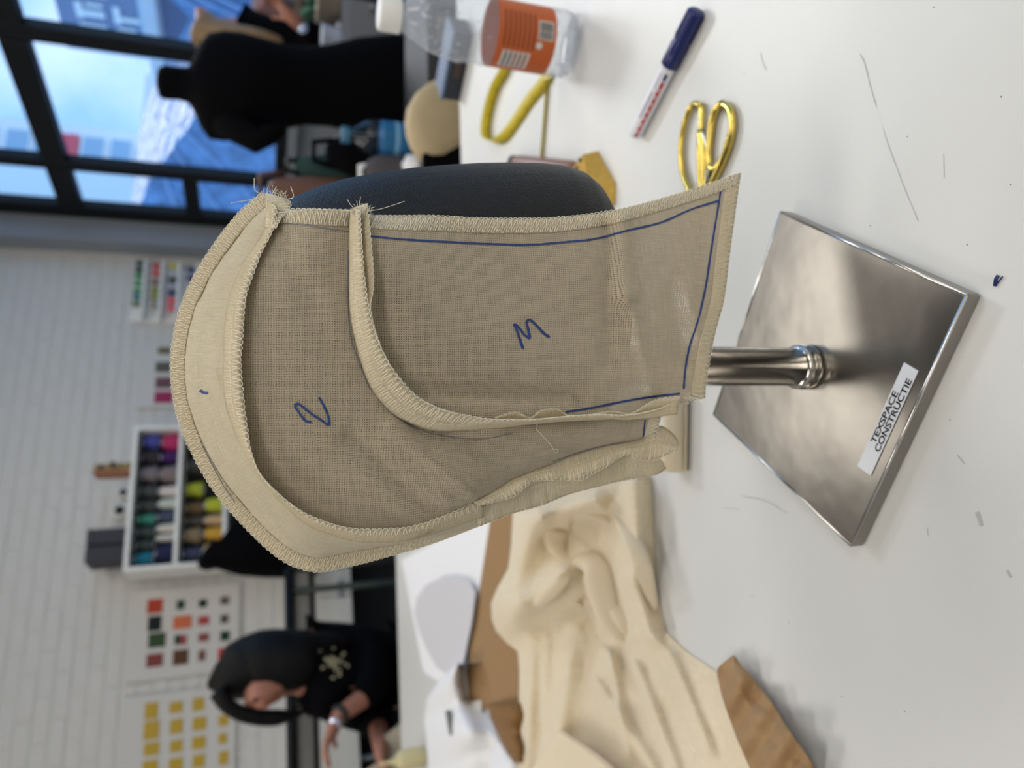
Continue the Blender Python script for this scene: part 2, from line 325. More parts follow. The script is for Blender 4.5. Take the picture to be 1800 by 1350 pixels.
# ------------------------------------------------------------------ steel stand with black head
cA, cB, cC, cD = [T(px, py, TZ+.011) for px, py in ((1372, 370), (1703, 517), (1497, 963), (1253, 729))]
ctr = (cA+cB+cC+cD)/4
st = empty('head_stand', (ctr.x, ctr.y, TZ), 'black head form on a steel pole and square steel base, wearing the muslin hood', 'head form')
poly = [(p.x, p.y) for p in (cA, cB, cC, cD)]
bp = MB().prism(poly, TZ+.0005, TZ+.011).build('base_plate', M['steel'], st, bevel=.0018, seg=3)
inn = [ctr+(Vector((p[0], p[1], 0))-Vector((ctr.x, ctr.y, 0)))*.955 for p in poly]
for i in range(4):
    a_, b_ = Vector((*poly[i], TZ+.0108)), Vector((*poly[(i+1) % 4], TZ+.0108)); k_ = ctr.copy(); k_.z = TZ+.0108
    MB().tube([a_.lerp(k_, .012), b_.lerp(k_, .012)], .0011, 8).build('folded_rim', mat('rim_steel', (206, 204, 200), .2, 1.0), st, True)
PX, PY = .0122, .406
MB().lathe([(.0152, TZ+.011), (.0162, TZ+.0125), (.0162, TZ+.016), (.0150, TZ+.0185), (.0158, TZ+.0195), (.0158, TZ+.0215), (.0138, TZ+.0235)], (PX, PY, 0), 48).build('collar', M['steel2'], st, True)
MB().lathe([(.0134, TZ+.012), (.0134, 1.09), (.0134, 1.14)], (PX, PY, 0), 48).build('pole', mat('pole_steel', (188, 184, 176), .2, 1.0, bump=(6, .0004)), st, True)
# label
l0, l1, l2, l3 = [T(px, py, TZ+.0113) for px, py in ((1508, 819), (1590, 637), (1615, 652), (1531, 836))]
zl = Vector((0, 0, .0004))
lb = MB().add([l0, l1, l2, l3, l0+zl, l1+zl, l2+zl, l3+zl], [(0, 1, 2, 3), (7, 6, 5, 4), (0, 1, 5, 4), (1, 2, 6, 5), (2, 3, 7, 6), (3, 0, 4, 7)]).build('label', mat('label_white', (226, 228, 232), .4), st)
tag(lb, 'white adhesive label printed in black capitals')
ex = (l1-l0).normalized(); ez = Vector((0, 0, 1)); ey = ez.cross(ex)
LW = (l1-l0).length; LH = ((l0-l3)).length
Mtxt = Matrix((( ex.x, ey.x, 0, 0), (ex.y, ey.y, 0, 0), (0, 0, 1, 0), (0, 0, 0, 1)))
for txt, a0, a1, yf in (('TEXSPACE', .265, .755, .53), ('CONSTRUCTIE', .22, .90, .10)):
    me = text_mesh(txt, .01); xs = [v.co.x for v in me.vertices]; ys = [v.co.y for v in me.vertices]
    sx = (a1-a0)*LW/(max(xs)-min(xs)); sy = LH*.37/(max(ys)-min(ys)); mnx, mny = min(xs), min(ys)
    org = l3 + (l0-l3)*yf
    for v in me.vertices:
        x = (v.co.x-mnx)*sx+a0*LW; y = (v.co.y-mny)*sy
        w = org+ex*x+(l0-l3).normalized()*y; v.co = (w.x, w.y, TZ+.0113+.00055)
    link('lettering', me, M['blackp'], lb)
# head: lofted from its front profile
prof = [(1052, 420), (1049, 392), (1043, 368), (1034, 344), (1020, 322), (1000, 306), (970, 297), (930, 293), (880, 292), (830, 293), (780, 296), (720, 301), (660, 309), (600, 320), (550, 335), (510, 352), (470, 384), (435, 425), (408, 470), (388, 520), (376, 575), (370, 630)]
YH = .417; lv = []
for px, py in prof: w = W(px, py, YH); lv.append((w.z, w.x))
zb, zt = lv[0][0], lv[-1][0]; hm = MB(); SEG = 56; rows = []
for z, xf in lv:
    u = (z-zb)/(zt-zb)
    back = -.080*min(1, math.sqrt(max(0, 1-((u-.62)/.62)**2)*1.02+.02)) if u < .62 else -.080*math.sqrt(max(0.0, 1-((u-.62)/.385)**2))
    back = min(back, xf-.004) if u < .99 else xf-.004
    cx, hx = (xf+back)/2, (xf-back)/2
    hy = .062*min(1, (hx/.095)**.6)*(math.sqrt(max(0, 1-((u-.5)/.53)**2)) if u > .5 else 1)
    rows.append([(cx+hx*math.copysign(abs(math.cos(a))**.9, math.cos(a)), YH+hy*math.copysign(abs(math.sin(a))**.9, math.sin(a)), z) for a in [2*PI*k/SEG for k in range(SEG)]])
vs = [p for r in rows for p in r]; fs = []
for i in range(len(rows)-1):
    for k in range(SEG): fs.append((i*SEG+k, i*SEG+(k+1) % SEG, (i+1)*SEG+(k+1) % SEG, (i+1)*SEG+k))
fs.append(tuple(range(SEG))[::-1]); fs.append(tuple((len(rows)-1)*SEG+k for k in range(SEG)))
tag(hm.add(vs, fs).build('head', M['black_skin'], st, True), 'pebbled black vinyl head')

# ------------------------------------------------------------------ the muslin hood
hb = W(700, 700, .41)
hood = empty('muslin_hood', (hb.x, .40, 1.05), 'cream muslin hood toile with blue numbers 1, 2 and 3 draped over the black head', 'hood')
def withY(pts, ys):
    """append depths, given as a few knots over the length of the line"""
    P = np.array(pts, float); k = np.concatenate([[0], np.cumsum(np.linalg.norm(np.diff(P, axis=0), axis=1))]); k /= k[-1]
    return np.column_stack([P, np.interp(k, np.linspace(0, 1, len(ys)), ys)])
O_ = [(462, 338), (420, 375), (380, 425), (345, 480), (318, 540), (303, 610), (302, 670), (312, 730), (335, 790), (375, 860), (430, 925), (490, 980), (545, 1003), (600, 998), (680, 978), (760, 955), (850, 921)]
A_ = [(472, 352), (467, 403), (439, 447), (417, 486), (402, 528), (397, 560), (394, 613), (393, 650), (395, 693), (404, 734), (426, 787), (454, 836), (498, 886), (544, 924), (591, 942), (638, 952), (697, 952), (742, 944), (800, 925), (850, 908)]
Af = [(486, 362), (480, 400), (458, 445), (449, 467), (440, 491), (432, 516), (427, 552), (424, 601), (421, 631), (425, 693), (432, 749), (440, 793), (458, 835), (498, 876), (535, 903), (576, 920), (622, 931), (680, 931), (727, 926), (789, 905), (845, 880)]
P2 = [(478, 372), (467, 403), (439, 447), (417, 486), (402, 528), (397, 560), (394, 613), (393, 650), (395, 693), (404, 734), (426, 787), (454, 836), (498, 886), (544, 924), (591, 942), (638, 952), (697, 952), (742, 944), (789, 915), (835, 880), (873, 860), (916, 836), (960, 819), (1022, 797), (1084, 780), (1125, 773), (1148, 768)]
B_ = [(617, 368), (615, 403), (615, 467), (615, 516), (619, 567), (633, 627), (653, 680), (689, 724), (733, 748), (778, 757), (867, 752), (929, 745), (991, 740), (1053, 737), (1100, 734), (1165, 716)]
B3 = B_[:12]+[(991, 741), (1053, 739), (1100, 734), (1147, 724), (1195, 709), (1239, 700)]
Bf1 = [(632, 366), (633, 404), (638, 478), (644, 526), (652, 570), (672, 622), (698, 665), (727, 697), (766, 718), (807, 729), (852, 737), (896, 738), (947, 737), (1000, 732), (1053, 729), (1100, 730), (1147, 722), (1193, 706)]
Bf2 = [(644, 358), (649, 404), (655, 478), (655, 508), (651, 545), (664, 597), (680, 635), (704, 668), (733, 698), (772, 719), (812, 731)]
T3 = [(626, 372), (660, 379), (700, 380), (760, 380), (830, 384), (900, 385), (970, 384), (1040, 377), (1100, 366), (1160, 350), (1220, 332), (1300, 305)]
E3 = [(1302, 304), (1294, 361), (1283, 443), (1273, 524), (1260, 573), (1250, 616), (1241, 671), (1239, 700)]
O3 = withY(O_, [.392, .408, .418, .418, .410, .400]); A3 = withY(A_, [.375, .362, .352, .350, .350, .352, .368])
def inset(curve, d, dy):
    c = spl(curve, 120); t = np.gradient(c[:, :2], axis=0); t /= np.linalg.norm(t, axis=1)[:, None]; nrm = np.stack([-t[:, 1], t[:, 0]], 1)
    cen = np.array([700, 600.]); s = np.sign(((cen-c[:, :2])*nrm).sum(1))[:, None]; k = np.minimum(1, np.linspace(1, 0, 120)*5)[:, None]
    o = c.copy(); o[:, :2] += nrm*s*d*k; o[:, 2] += dy; return o
Oin = inset(O3, 24, -.004)
WRK = {1: [((420, 410), (350, 520), 7, .0035), ((398, 455), (372, 540), 9, -.0030), ((345, 560), (362, 700), 7, .0030), ((385, 560), (378, 690), 8, -.0024), ((380, 790), (440, 870), 10, -.0026), ((372, 470), (330, 700), 9, -.0030), ((352, 455), (372, 640), 10, .0036), ((372, 640), (412, 760), 8, -.0026), ((350, 720), (430, 880), 14, .0028), ((470, 930), (560, 975), 16, -.0026)],
       2: [((690, 750), (850, 880), 15, -.0055), ((690, 705), (760, 790), 10, .0035), ((620, 770), (760, 900), 20, .0042), ((730, 740), (900, 850), 13, .003), ((580, 560), (610, 640), 26, -.003), ((500, 440), (600, 620), 26, .003), ((860, 760), (1090, 760), 16, -.002), ((1000, 795), (1130, 745), 18, .004)],
       3: [((1093, 380), (1100, 520), 16, -.0045), ((1105, 520), (1145, 690), 15, -.0042), ((1062, 400), (1070, 640), 16, .004), ((1205, 500), (1230, 600), 14, -.0035), ((1180, 520), (1200, 640), 16, .0025), ((800, 430), (1000, 560), 60, .003), ((740, 690), (1000, 700), 16, .003), ((660, 420), (668, 560), 14, .0025)]}
def wrinkle(G, k):
    x, y = G[..., 0], G[..., 1]; d = 0
    for (a, b, w, h) in WRK.get(k, []):
        a, b = np.array(a, float), np.array(b, float); v = b-a; t = np.clip(((x-a[0])*v[0]+(y-a[1])*v[1])/(v@v), 0, 1)
        q = np.hypot(x-a[0]-t*v[0], y-a[1]-t*v[1]); d = d+h*np.exp(-(q/w)**2)
    return d
GR = {}
def sheet(name, G, m, uvplane=True, parent=hood, offs=(0, 0), thick=.0004):
    nr, nc = G.shape[:2]
    P3 = [[W(*G[i, j]) for j in range(nc)] for i in range(nr)]
    vs = [p for r in P3 for p in r]; fs = [(i*nc+j, i*nc+j+1, (i+1)*nc+j+1, (i+1)*nc+j) for i in range(nr-1) for j in range(nc-1)]
    me = bpy.data.meshes.new(name); me.from_pydata([tuple(v) for v in vs], [], fs); uvl = me.uv_layers.new(name='UVMap')
    if uvplane: uv = [(v.x, v.z) for v in vs]
    else:
        uv = []; 
        for i in range(nr):
            s = 0
            for j in range(nc):
                if j: s += (P3[i][j]-P3[i][j-1]).length
                uv.append((s, i*(sum((P3[k+1][0]-P3[k][0]).length for k in range(nr-1))/(nr-1))))
    for lp in me.loops: uvl.data[lp.index].uv = uv[lp.vertex_index]
    o = link(name, me, m, parent, True)
    if thick:
        sm = o.modifiers.new('thickness', 'SOLIDIFY'); sm.thickness = thick; sm.offset = 0
    return o
def panel(k, Pc, Qc, n, mm, bulge, m, E=None, uvplane=True):
    P, Q = spl(Pc, n), spl(Qc, n); v = np.linspace(0, 1, mm)[None, :, None]
    G = P[:, None, :]*(1-v)+Q[:, None, :]*v
    if E is not None:   # bow the last rows towards the drawn hem
        e = spl(E, mm); dlt = e-G[-1, :, :2]; w = np.clip((np.linspace(0, 1, n)-.6)/.4, 0, 1)[:, None, None]**2; G[:, :, :2] += dlt[None]*w
    G[..., 2] -= bulge(np.linspace(0, 1, n))[:, None]*np.sin(PI*np.linspace(0, 1, mm))[None, :]
    G[..., 2] += wrinkle(G, k)+.0007*smooth_noise(G[..., 0]/45, G[..., 1]/45, k)
    GR[k] = G; return sheet('panel', G, m, uvplane)
P2_3 = withY(P2, [.372, .360, .353, .350, .350, .350, .352, .356, .362]); B2_3 = withY(B_, [.352, .343, .338, .336, .338, .345, .352]); B33 = withY(B3, [.352, .343, .338, .336, .338, .342, .350])
T33 = withY(T3, [.354, .350, .350, .350, .352, .356]); E33 = [(p[0], p[1]) for p in E3]
o1 = panel(1, Oin, A3, 160, 26, lambda t: .006+0*t, M['muslin_fine_lit'], uvplane=False)
o2 = panel(2, P2_3, B2_3, 170, 60, lambda t: .010*(1-t*.6), M['muslin'])
o3 = panel(3, T33, B33, 150, 70, lambda t: .012*(1-t)+.003, M['muslin'], E=E33)
tag(o1, 'narrow crown strip of dense muslin numbered 1'); tag(o2, 'curved side panel numbered 2'); tag(o3, 'rectangular front neck panel numbered 3')
# far half of the hood, the mirror of the near one about the middle of the head
def far_sheet(G, m, name='panel'):
    nr, nc = G.shape[:2]; vs = []
    for i in range(nr):
        for j in range(nc):
            p = W(*G[i, j]); vs.append((p.x, .832-p.y, p.z))
    me = bpy.data.meshes.new(name); me.from_pydata(vs, [], [(i*nc+j, (i+1)*nc+j, (i+1)*nc+j+1, i*nc+j+1) for i in range(nr-1) for j in range(nc-1)])
    uvl = me.uv_layers.new(name='UVMap')
    for lp in me.loops: v = vs[lp.vertex_index]; uvl.data[lp.index].uv = (v[0], v[2])
    tag(link(name, me, m, hood, True), 'panel on the far side of the head')
for k, mm in ((1, 'muslin_fine_lit'), (2, 'muslin'), (3, 'muslin')): far_sheet(GR[k][::3, ::3], M[mm])
# seam allowances and overlock stitching
def ribbon(name, b, e, n, lift_b, lift_e, m, parent=hood, wav=0.0, seed=1, mid=0.0):
    b, e = spl(b, n), spl(e, n); cols = 7; G = np.zeros((n, cols, 3)); s = np.linspace(0, 40, n); w = smooth_noise(s, s*.3, seed)*wav
    for j in range(cols):
        t = j/(cols-1); G[:, j] = b*(1-t)+e*t; G[:, j, 2] = (b[:, 2]*(1-t)+e[:, 2]*t)-(lift_b*(1-t)+lift_e*t)-mid*math.sin(PI*t)+w*t
    return sheet(name, G, m, False, parent, thick=.0009), G
def stitches(G, parent, pitch=.0029, r=.00022, lift=.0010, over=.0007, name='overlock_stitching'):
    """serger thread over a ribbon: zigzag, ladder and looped edge"""
    b = [W(*g) for g in G[:, 0]]; e = [W(*g) for g in G[:, -1]]; L = sum((e[i+1]-e[i]).length for i in range(len(e)-1))
    n = max(4, int(L/pitch)); K = len(b)-1; camp = Vector((0, 0, CZ))
    def at(t, v):
        x = min(max(t, 0), 1)*K; i = min(int(x), K-1); f = x-i; jx = min(max(v, 0), 1)*(G.shape[1]-1); j = min(int(jx), G.shape[1]-2); g = jx-j
        q = (G[i, j]*(1-f)+G[i+1, j]*f)*(1-g)+(G[i, j+1]*(1-f)+G[i+1, j+1]*f)*g; p = W(*q)
        if v > 1 or v < 0:
            a = W(*(G[i, 0]*(1-f)+G[i+1, 0]*f)); c = W(*(G[i, -1]*(1-f)+G[i+1, -1]*f)); p = p+(c-a)*(v-1 if v > 1 else v)
        return p+(camp-p).normalized()*lift
    mb = MB(); zz = []
    for i in range(n):
        j1, j2 = random.uniform(-.12, .12), random.uniform(-.06, .06)
        zz += [((i+.1+j1)/n, .30+j2), ((i+.24)/n, .62+j2), ((i+.38)/n, .93+j2), ((i+.55+j1)/n, .95), ((i+.8+j1)/n, .62)]
    mb.tube([at(*q) for q in zz], r, 4)
    ld = []
    for i in range(n):
        j2 = random.uniform(-.05, .05); ld += [at(i/n, .40), at((i+.03)/n, .22), at((i+.05)/n, .06+j2), at((i+.42)/n, .04+j2), at((i+.46)/n, .22), at((i+.5)/n, .40)]
    mb.tube(ld, r*.9, 4)
    lp = []
    for i in range(n*7):
        a = 2*PI*i/7; t = (i/7)/n; p = at(t, 1.0); d = (at(t, 1.0)-at(t, .8)); d = d.normalized() if d.length > 0 else Vector((0, 0, 1))
        tt = (at(min(1, t+.003), 1)-at(max(0, t-.003), 1)); tt = tt.normalized() if tt.length > 0 else Vector((1, 0, 0)); rr = over*random.uniform(.75, 1.2)
        lp.append(p+d*(rr*math.cos(a)*1.1+over*.2)+tt*math.sin(a)*rr*.8+(camp-p).normalized()*.0003*math.sin(a))
    mb.tube(lp, r*.85, 4)
    return tag(mb.build(name, M['thread'], parent, True), kind='stuff')
rO, G_O = ribbon('seam_allowance', Oin, O3, 150, .0008, 0, M['muslin_seam'], wav=.0006, seed=3)
stitches(G_O, hood)
rA, G_A = ribbon('seam_allowance', A3, withY(Af, [.367, .350, .342, .340, .340, .343, .356]), 160, .001, .004, M['muslin_seam'], wav=.0008, seed=4, mid=.003)
stitches(G_A, hood)
cA_ = spl([tuple(q_) for q_ in A3[1:]], 160); MB().tube([W(p[0], p[1], p[2]-.0012) for p in cA_], .0005, 6).build('seam_fold', M['muslin_seam'], hood, True)
Bb = withY(B_[:-1]+[(1150, 724), (1193, 710)], [.350, .341, .336, .334, .336, .343, .350])
rB2, G_B2 = ribbon('seam_allowance', withY([(622, 366), (624, 403), (630, 478), (633, 508), (636, 545), (648, 597), (664, 645), (694, 690), (730, 718), (772, 735), (812, 744)], [.348, .337, .332, .330]), withY(Bf2, [.340, .331, .326, .325, .326]), 90, .001, .002, M['muslin_seam'], seed=6)
stitches(G_B2, hood, lift=.0006)
rB, G_B = ribbon('seam_allowance', Bb, withY(Bf1, [.338, .329, .324, .322, .326, .334, .344]), 140, .002, .003, M['muslin_seam'], wav=.0006, seed=5, mid=.002)
stitches(G_B, hood)
# bumps of the under layer peeping above the B seam
rb3, G_b3 = ribbon('seam_allowance', withY([(870, 742), (900, 742), (950, 742), (1000, 736), (1060, 735), (1110, 737), (1190, 728)], [.338, .346]), withY([(870, 735), (905, 726), (932, 735), (948, 724), (965, 720), (982, 721), (1000, 731), (1040, 729), (1075, 724), (1110, 727), (1150, 705), (1195, 698)], [.334, .340]), 60, .002, .0025, M['muslin_seam'], wav=.001, seed=8)
stitches(G_b3, hood, lift=.0004)
# nape: loose seam allowances and the far panel's hem flaring out
Wv = [(840, 888), (898, 873), (916, 860), (938, 846), (960, 842), (991, 843), (1022, 842), (1041, 832), (1069, 817), (1094, 801), (1106, 800), (1125, 807), (1156, 806), (1190, 789)]
nb = [(828, 878), (873, 856), (916, 833), (960, 817), (1022, 795), (1084, 779), (1125, 772), (1148, 752), (1165, 750), (1185, 766), (1193, 783)]
Ol = [(840, 925), (900, 902), (950, 888), (1000, 868), (1050, 855), (1090, 845), (1130, 838), (1155, 833), (1171, 822)]
rN, G_N = ribbon('seam_allowance', withY(nb, [.356, .36, .366]), withY(Wv, [.354, .356, .362]), 110, .0005, .003, M['muslin_seam'], wav=.0015, seed=9, mid=.003)
stitches(G_N[:, ::1], hood, lift=.0007)
rN2, G_N2 = ribbon('seam_allowance', withY(Wv[:-1]+[(1165, 812)], [.360, .364, .372]), withY(Ol, [.372, .376, .384]), 110, 0, 0, M['muslin_seam'], wav=.001, seed=10)
stitches(G_N2, hood, lift=.0006)
# face edges, serged flat on the panels
def on(k, px, py):
    G = GR[k].reshape(-1, 3); d = (G[:, 0]-px)**2+(G[:, 1]-py)**2; i = np.argpartition(d, 6)[:6]; w = 1/(d[i]+.5); return float((G[i, 2]*w).sum()/w.sum())
def flat_edge(k, outer, inner, n=90, **kw):
    a, b = spl(inner, n), spl(outer, n); G = np.zeros((n, 4, 3))
    for j in range(4):
        t = j/3; q = a*(1-t)+b*t; G[:, j, :2] = q
        for i in range(n): G[i, j, 2] = on(k, q[i, 0], q[i, 1])-.0006
    sheet('hem', G, M['muslin_seam'], False, thick=.0006); stitches(G, hood, **kw)
flat_edge(3, T3[1:], [(650, 402), (700, 405), (760, 406), (830, 409), (900, 410), (970, 408), (1040, 400), (1100, 388), (1160, 371), (1220, 353), (1296, 326)], 110)
flat_edge(3, E3, [(p[0]-24, p[1]+6) for p in E3[:-1]]+[(1214, 696)], 60, pitch=.003, r=.00013)
flat_edge(2, [(488, 370), (540, 369), (616, 371)], [(492, 392), (540, 394), (614, 398)], 24)
flat_edge(2, [(1165, 718), (1158, 745), (1150, 768)], [(1143, 726), (1138, 748), (1131, 770)], 14)
# tip where the crown seams end, with frayed threads
tip, Gt = ribbon('seam_allowance', withY([(466, 340), (468, 365), (466, 400)], [.388, .372, .365]), withY([(487, 345), (510, 358), (492, 385), (484, 402)], [.384, .365, .356]), 24, 0, .001, M['muslin_seam'], wav=.001, seed=12)
stitches(Gt, hood)
fr = MB()
def frond(pts, Y0, Y1, r=.00016):
    c = spl(pts, 14); fr.tube([W(c[i, 0], c[i, 1], Y0+(Y1-Y0)*i/13) for i in range(14)], r, 4)
for pts in ([(470, 342), (449, 335), (447, 313)], [(465, 345), (445, 350), (406, 357)], [(480, 338), (483, 333), (486, 328)], [(505, 350), (516, 346), (511, 328)], [(632, 375), (618, 362), (610, 350)], [(636, 370), (632, 360), (634, 346)],
            [(640, 372), (670, 367), (711, 354)], [(640, 375), (646, 368), (644, 358)], [(648, 415), (665, 420), (680, 432)], [(490, 374), (540, 368), (620, 371)], [(645, 402), (675, 396), (705, 394)], [(622, 372), (628, 364), (627, 352)]):
    frond(pts, .350, .346)
for k in range(34):
    x, y = random.uniform(460, 510), random.uniform(337, 350); a = random.uniform(-2.6, -.5); L = random.uniform(4, 13)
    frond([(x, y+8), (x+L*.5*math.cos(a)+random.uniform(-3, 3), y+L*.5*math.sin(a)), (x+L*math.cos(a), y+L*math.sin(a))], .372, .37, .00011)
for k in range(60):
    x, y = random.uniform(624, 650), random.uniform(366, 382); a = random.uniform(-2.9, -.2); L = random.uniform(4, 15)
    frond([(x, y+5), (x+L*.5*math.cos(a)+random.uniform(-3, 3), y+L*.5*math.sin(a)), (x+L*math.cos(a), y+L*math.sin(a))], .338, .335, .00011)
for k in range(14):
    x, y = random.uniform(1195, 1240), random.uniform(692, 702); frond([(x-15, y-2), (x, y+2), (x+random.uniform(4, 16), y+random.uniform(3, 10))], .348, .347, .00013)
tag(fr.build('frayed_threads', M['thread'], hood), kind='stuff')
lt = MB(); c = spl([(950, 738), (942, 752), (952, 764), (968, 782), (974, 793), (978, 797), (981, 791), (976, 790)], 24); lt.tube([W(p[0], p[1], on(2, p[0], p[1])-.0012) for p in c], .00019, 4); lt.build('loose_thread', M['thread'], hood)
# hand-drawn blue marks
def ink(k, pts, w=4.2, m='ink', n=None, nm='ink_line'):
    n = n or max(6, int(len(pts)*7)); c = spl(pts, n); t = np.gradient(c, axis=0); t /= np.linalg.norm(t, axis=1)[:, None]+1e-9; vs = []; fs = []
    for i in range(n):
        ww = w*.5*random.uniform(.8, 1.12)
        for s in (-1, 1):
            x, y = c[i, 0]-t[i, 1]*ww*s, c[i, 1]+t[i, 0]*ww*s; vs.append(W(x, y, on(k, x, y)-(.0018 if k == 1 else .0007)))
        if i: fs.append((2*i-2, 2*i-1, 2*i+1, 2*i))
    MB().add(vs, fs).build(nm, M[m], hood)
ink(3, [(650, 415), (680, 418), (713, 421), (784, 425), (867, 429), (935, 430), (997, 425), (1045, 420), (1104, 405), (1162, 391), (1215, 368), (1263, 353)], 3.6, n=90)
ink(3, [(1267, 334), (1263, 361), (1255, 410), (1247, 462), (1241, 502), (1228, 560), (1213, 606), (1205, 648), (1202, 684)], 3.6, n=50)
ink(3, [(995, 724), (1040, 717), (1100, 705), (1150, 697), (1195, 692)], 4.0, n=30)
q8 = lambda L: [(600+x/3.375, 360+y/3.375) for x, y in L]
ink(3, q8([(1078, 855), (1060, 800), (1040, 740), (1024, 706)]), 4.8, n=16, nm='number'); ink(3, q8([(1024, 708), (1050, 725), (1090, 775), (1122, 792)]), 4.8, n=14, nm='number'); ink(3, q8([(1120, 790), (1108, 735), (1100, 697), (1118, 682), (1155, 712), (1200, 760), (1236, 786)]), 4.8, n=30, nm='number')
q7 = lambda L: [(280+x/3.214, 600+y/3.214) for x, y in L]
ink(2, q7([(858, 455), (825, 448), (795, 410), (768, 370), (772, 352), (800, 362), (860, 410), (925, 452)]), 4.4, n=40, nm='number'); ink(2, q7([(925, 452), (957, 472), (955, 425), (930, 365), (902, 316)]), 4.4, n=26, nm='number')
ink(1, [(351, 686), (357, 690), (366, 691)], 5, n=10, nm='number')
ink(2, [(497, 392), (540, 396), (613, 407)], 2.4, 'ink_faint'); ink(2, [(1134, 738), (1132, 755), (1131, 768)], 3); ink(2, [(612, 440), (611, 520), (616, 590), (632, 640), (650, 684)], 1.8, 'ink_faint')
ink(2, [(640, 655), (665, 700), (705, 738), (760, 762), (840, 772), (900, 762)], 1.6, 'ink_faint')
ink(2, [(970, 812), (1010, 798), (1060, 784), (1120, 776)], 1.8, 'ink_faint')
ink(1, [(352, 775), (372, 815), (392, 852), (412, 882)], 2, 'ink_faint')

# ------------------------------------------------------------------ things on the near table
Z = Vector((0, 0, 1))
# clear bottle with orange label
bx, by, br = .4405, .842, .0405
bo = empty('drink_bottle', (bx, by, TZ), 'clear plastic drink bottle with a white cap and an orange label', 'bottle')
body = [(.012, 0), (.030, .0005), (.038, .006), (.0405, .016), (.0398, .030), (.0392, .034), (.0392, .112), (.0402, .118), (.0385, .124), (.0402, .132), (.0388, .139), (.0402, .148), (.0395, .158), (.036, .176), (.0295, .196), (.0225, .210), (.0165, .219), (.0150, .224), (.0150, .240)]
mb = MB().lathe([(r, TZ+.0006+z) for r, z in body], (bx, by, 0), 64); mb.build('bottle_body', M['pet'], bo, True)
dm = MB()
for k in range(150):
    z = random.choice([random.uniform(.004, .03), random.uniform(.12, .205)]); r = np.interp(z, [p[1] for p in body], [p[0] for p in body]); a = random.uniform(0, 2*PI)
    dm.lathe([(.0, -.0006), (.0016, -.0002), (.0020, .0003), (.0011, .0011), (.0002, .0013)], (bx+r*math.cos(a), by+r*math.sin(a), TZ+z), 8, axis=Vector((math.cos(a), math.sin(a), .1)).to_track_quat('Z', 'Y').to_matrix())
tag(dm.build('dimple', glass_mat('dimple_plastic', (.97, .97, .98), ior=3.2), bo, True), kind='stuff')
MB().lathe([(.0195, TZ+.224), (.0198, TZ+.226), (.0198, TZ+.247), (.0185, TZ+.2495), (.014, TZ+.250)], (bx, by, 0), 48).build('cap', mat('cap_white', (232, 230, 226), .4), bo, True)
def cyl_patch(cx, cy, r, a0, a1, z0, z1, m, parent, name, n=10, z0b=None, z1b=None, mbx=None):
    vs = []; fs = []
    for i in range(n+1):
        a = math.radians(a0+(a1-a0)*i/n); vs += [(cx+r*math.cos(a), cy+r*math.sin(a), z0), (cx+r*math.cos(a), cy+r*math.sin(a), z1)]
        if i: fs.append((2*i-2, 2*i, 2*i+1, 2*i-1))
    if mbx is not None: return mbx.add(vs, fs)
    return MB().add(vs, fs).build(name, m, parent, True)
M['orange'] = mat('orange_label', (186, 88, 28), .45); M['orange_d'] = mat('label_brown_print', (122, 54, 18), .5); M['lw'] = mat('label_white_print', (206, 200, 196), .5); M['lk'] = mat('label_black_print', (66, 66, 64), .5)
lab = cyl_patch(bx, by, .0396, 0, 360, TZ+.036, TZ+.111, M['orange'], bo, 'label', 64)
r1 = .0398; r2 = .0400
def lp(a0, a1, z0, z1, m, r=r1, nm='print'): cyl_patch(bx, by, r, a0, a1, TZ+z0, TZ+z1, M[m], lab, nm, 8)
CAMA = math.degrees(math.atan2(-by, -bx))   # direction of the viewer, about -118 degrees
lp(CAMA+2, CAMA+34, .040, .060, 'lw'); 
k = CAMA+4
while k < CAMA+31: w = random.choice([.5, .9, 1.4]); lp(k, k+w, .0415, .0585, 'lk', r2, 'barcode_bar'); k += w+random.choice([.5, .8])
lp(CAMA-62, CAMA-24, .066, .102, 'lw'); 
for i in range(5): lp(CAMA-60, CAMA-26, .070+i*.0064, .0728+i*.0064, 'lk' if i > 2 else 'orange_d', r2, 'text_line')
for i in range(7): lp(CAMA-18, CAMA+44, .064+i*.0062, .0668+i*.0062, 'orange_d', r1, 'text_line')
mb = MB().lathe([(.0, 0), (.0042, .0001)], (bx+r2*math.cos(math.radians(CAMA-8)), by+r2*math.sin(math.radians(CAMA-8)), TZ+.0575), 20, axis=Vector((math.cos(math.radians(CAMA-8)), math.sin(math.radians(CAMA-8)), 0)).to_track_quat('Z', 'Y').to_matrix()); mb.build('round_mark', M['lw'], lab)
# measuring tape: a ribbon that curls on its edge
tp = [(870, 88, .010), (900, 118, .010), (880, 160, .010), (868, 200, .010), (864, 235, .010), (874, 252, .009), (893, 250, .008), (915, 222, .007), (940, 185, .006), (962, 158, .006), (975, 138, .006), (972, 128, .006)]
c = spl(tp, 80); v_ = []; f_ = []
for i in range(80):
    p = T(c[i, 0], c[i, 1]); hgt = .019
    q = T(c[max(0, i-1), 0], c[max(0, i-1), 1]); w = T(c[min(79, i+1), 0], c[min(79, i+1), 1]); n = (w-q).normalized().cross(Z)
    k = math.radians(float(np.interp(i, [0, 34, 50, 79], [70, 70, 140, 150]))); tilt = math.sin(k); fl = math.cos(k)
    v_ += [p+Z*.0006+n*0, p+Z*(.0006+hgt*tilt)+n*hgt*fl]
    if i: f_.append((2*i-2, 2*i-1, 2*i+1, 2*i))
mt = empty('measuring_tape', T(900, 180), 'yellow measuring tape looped on the table under the drink bottle', 'measuring tape')
o = MB().add(v_, f_).build('ribbon', M['yellow'], mt, True); sm = o.modifiers.new('t', 'SOLIDIFY'); sm.thickness = .0006
mk = MB()
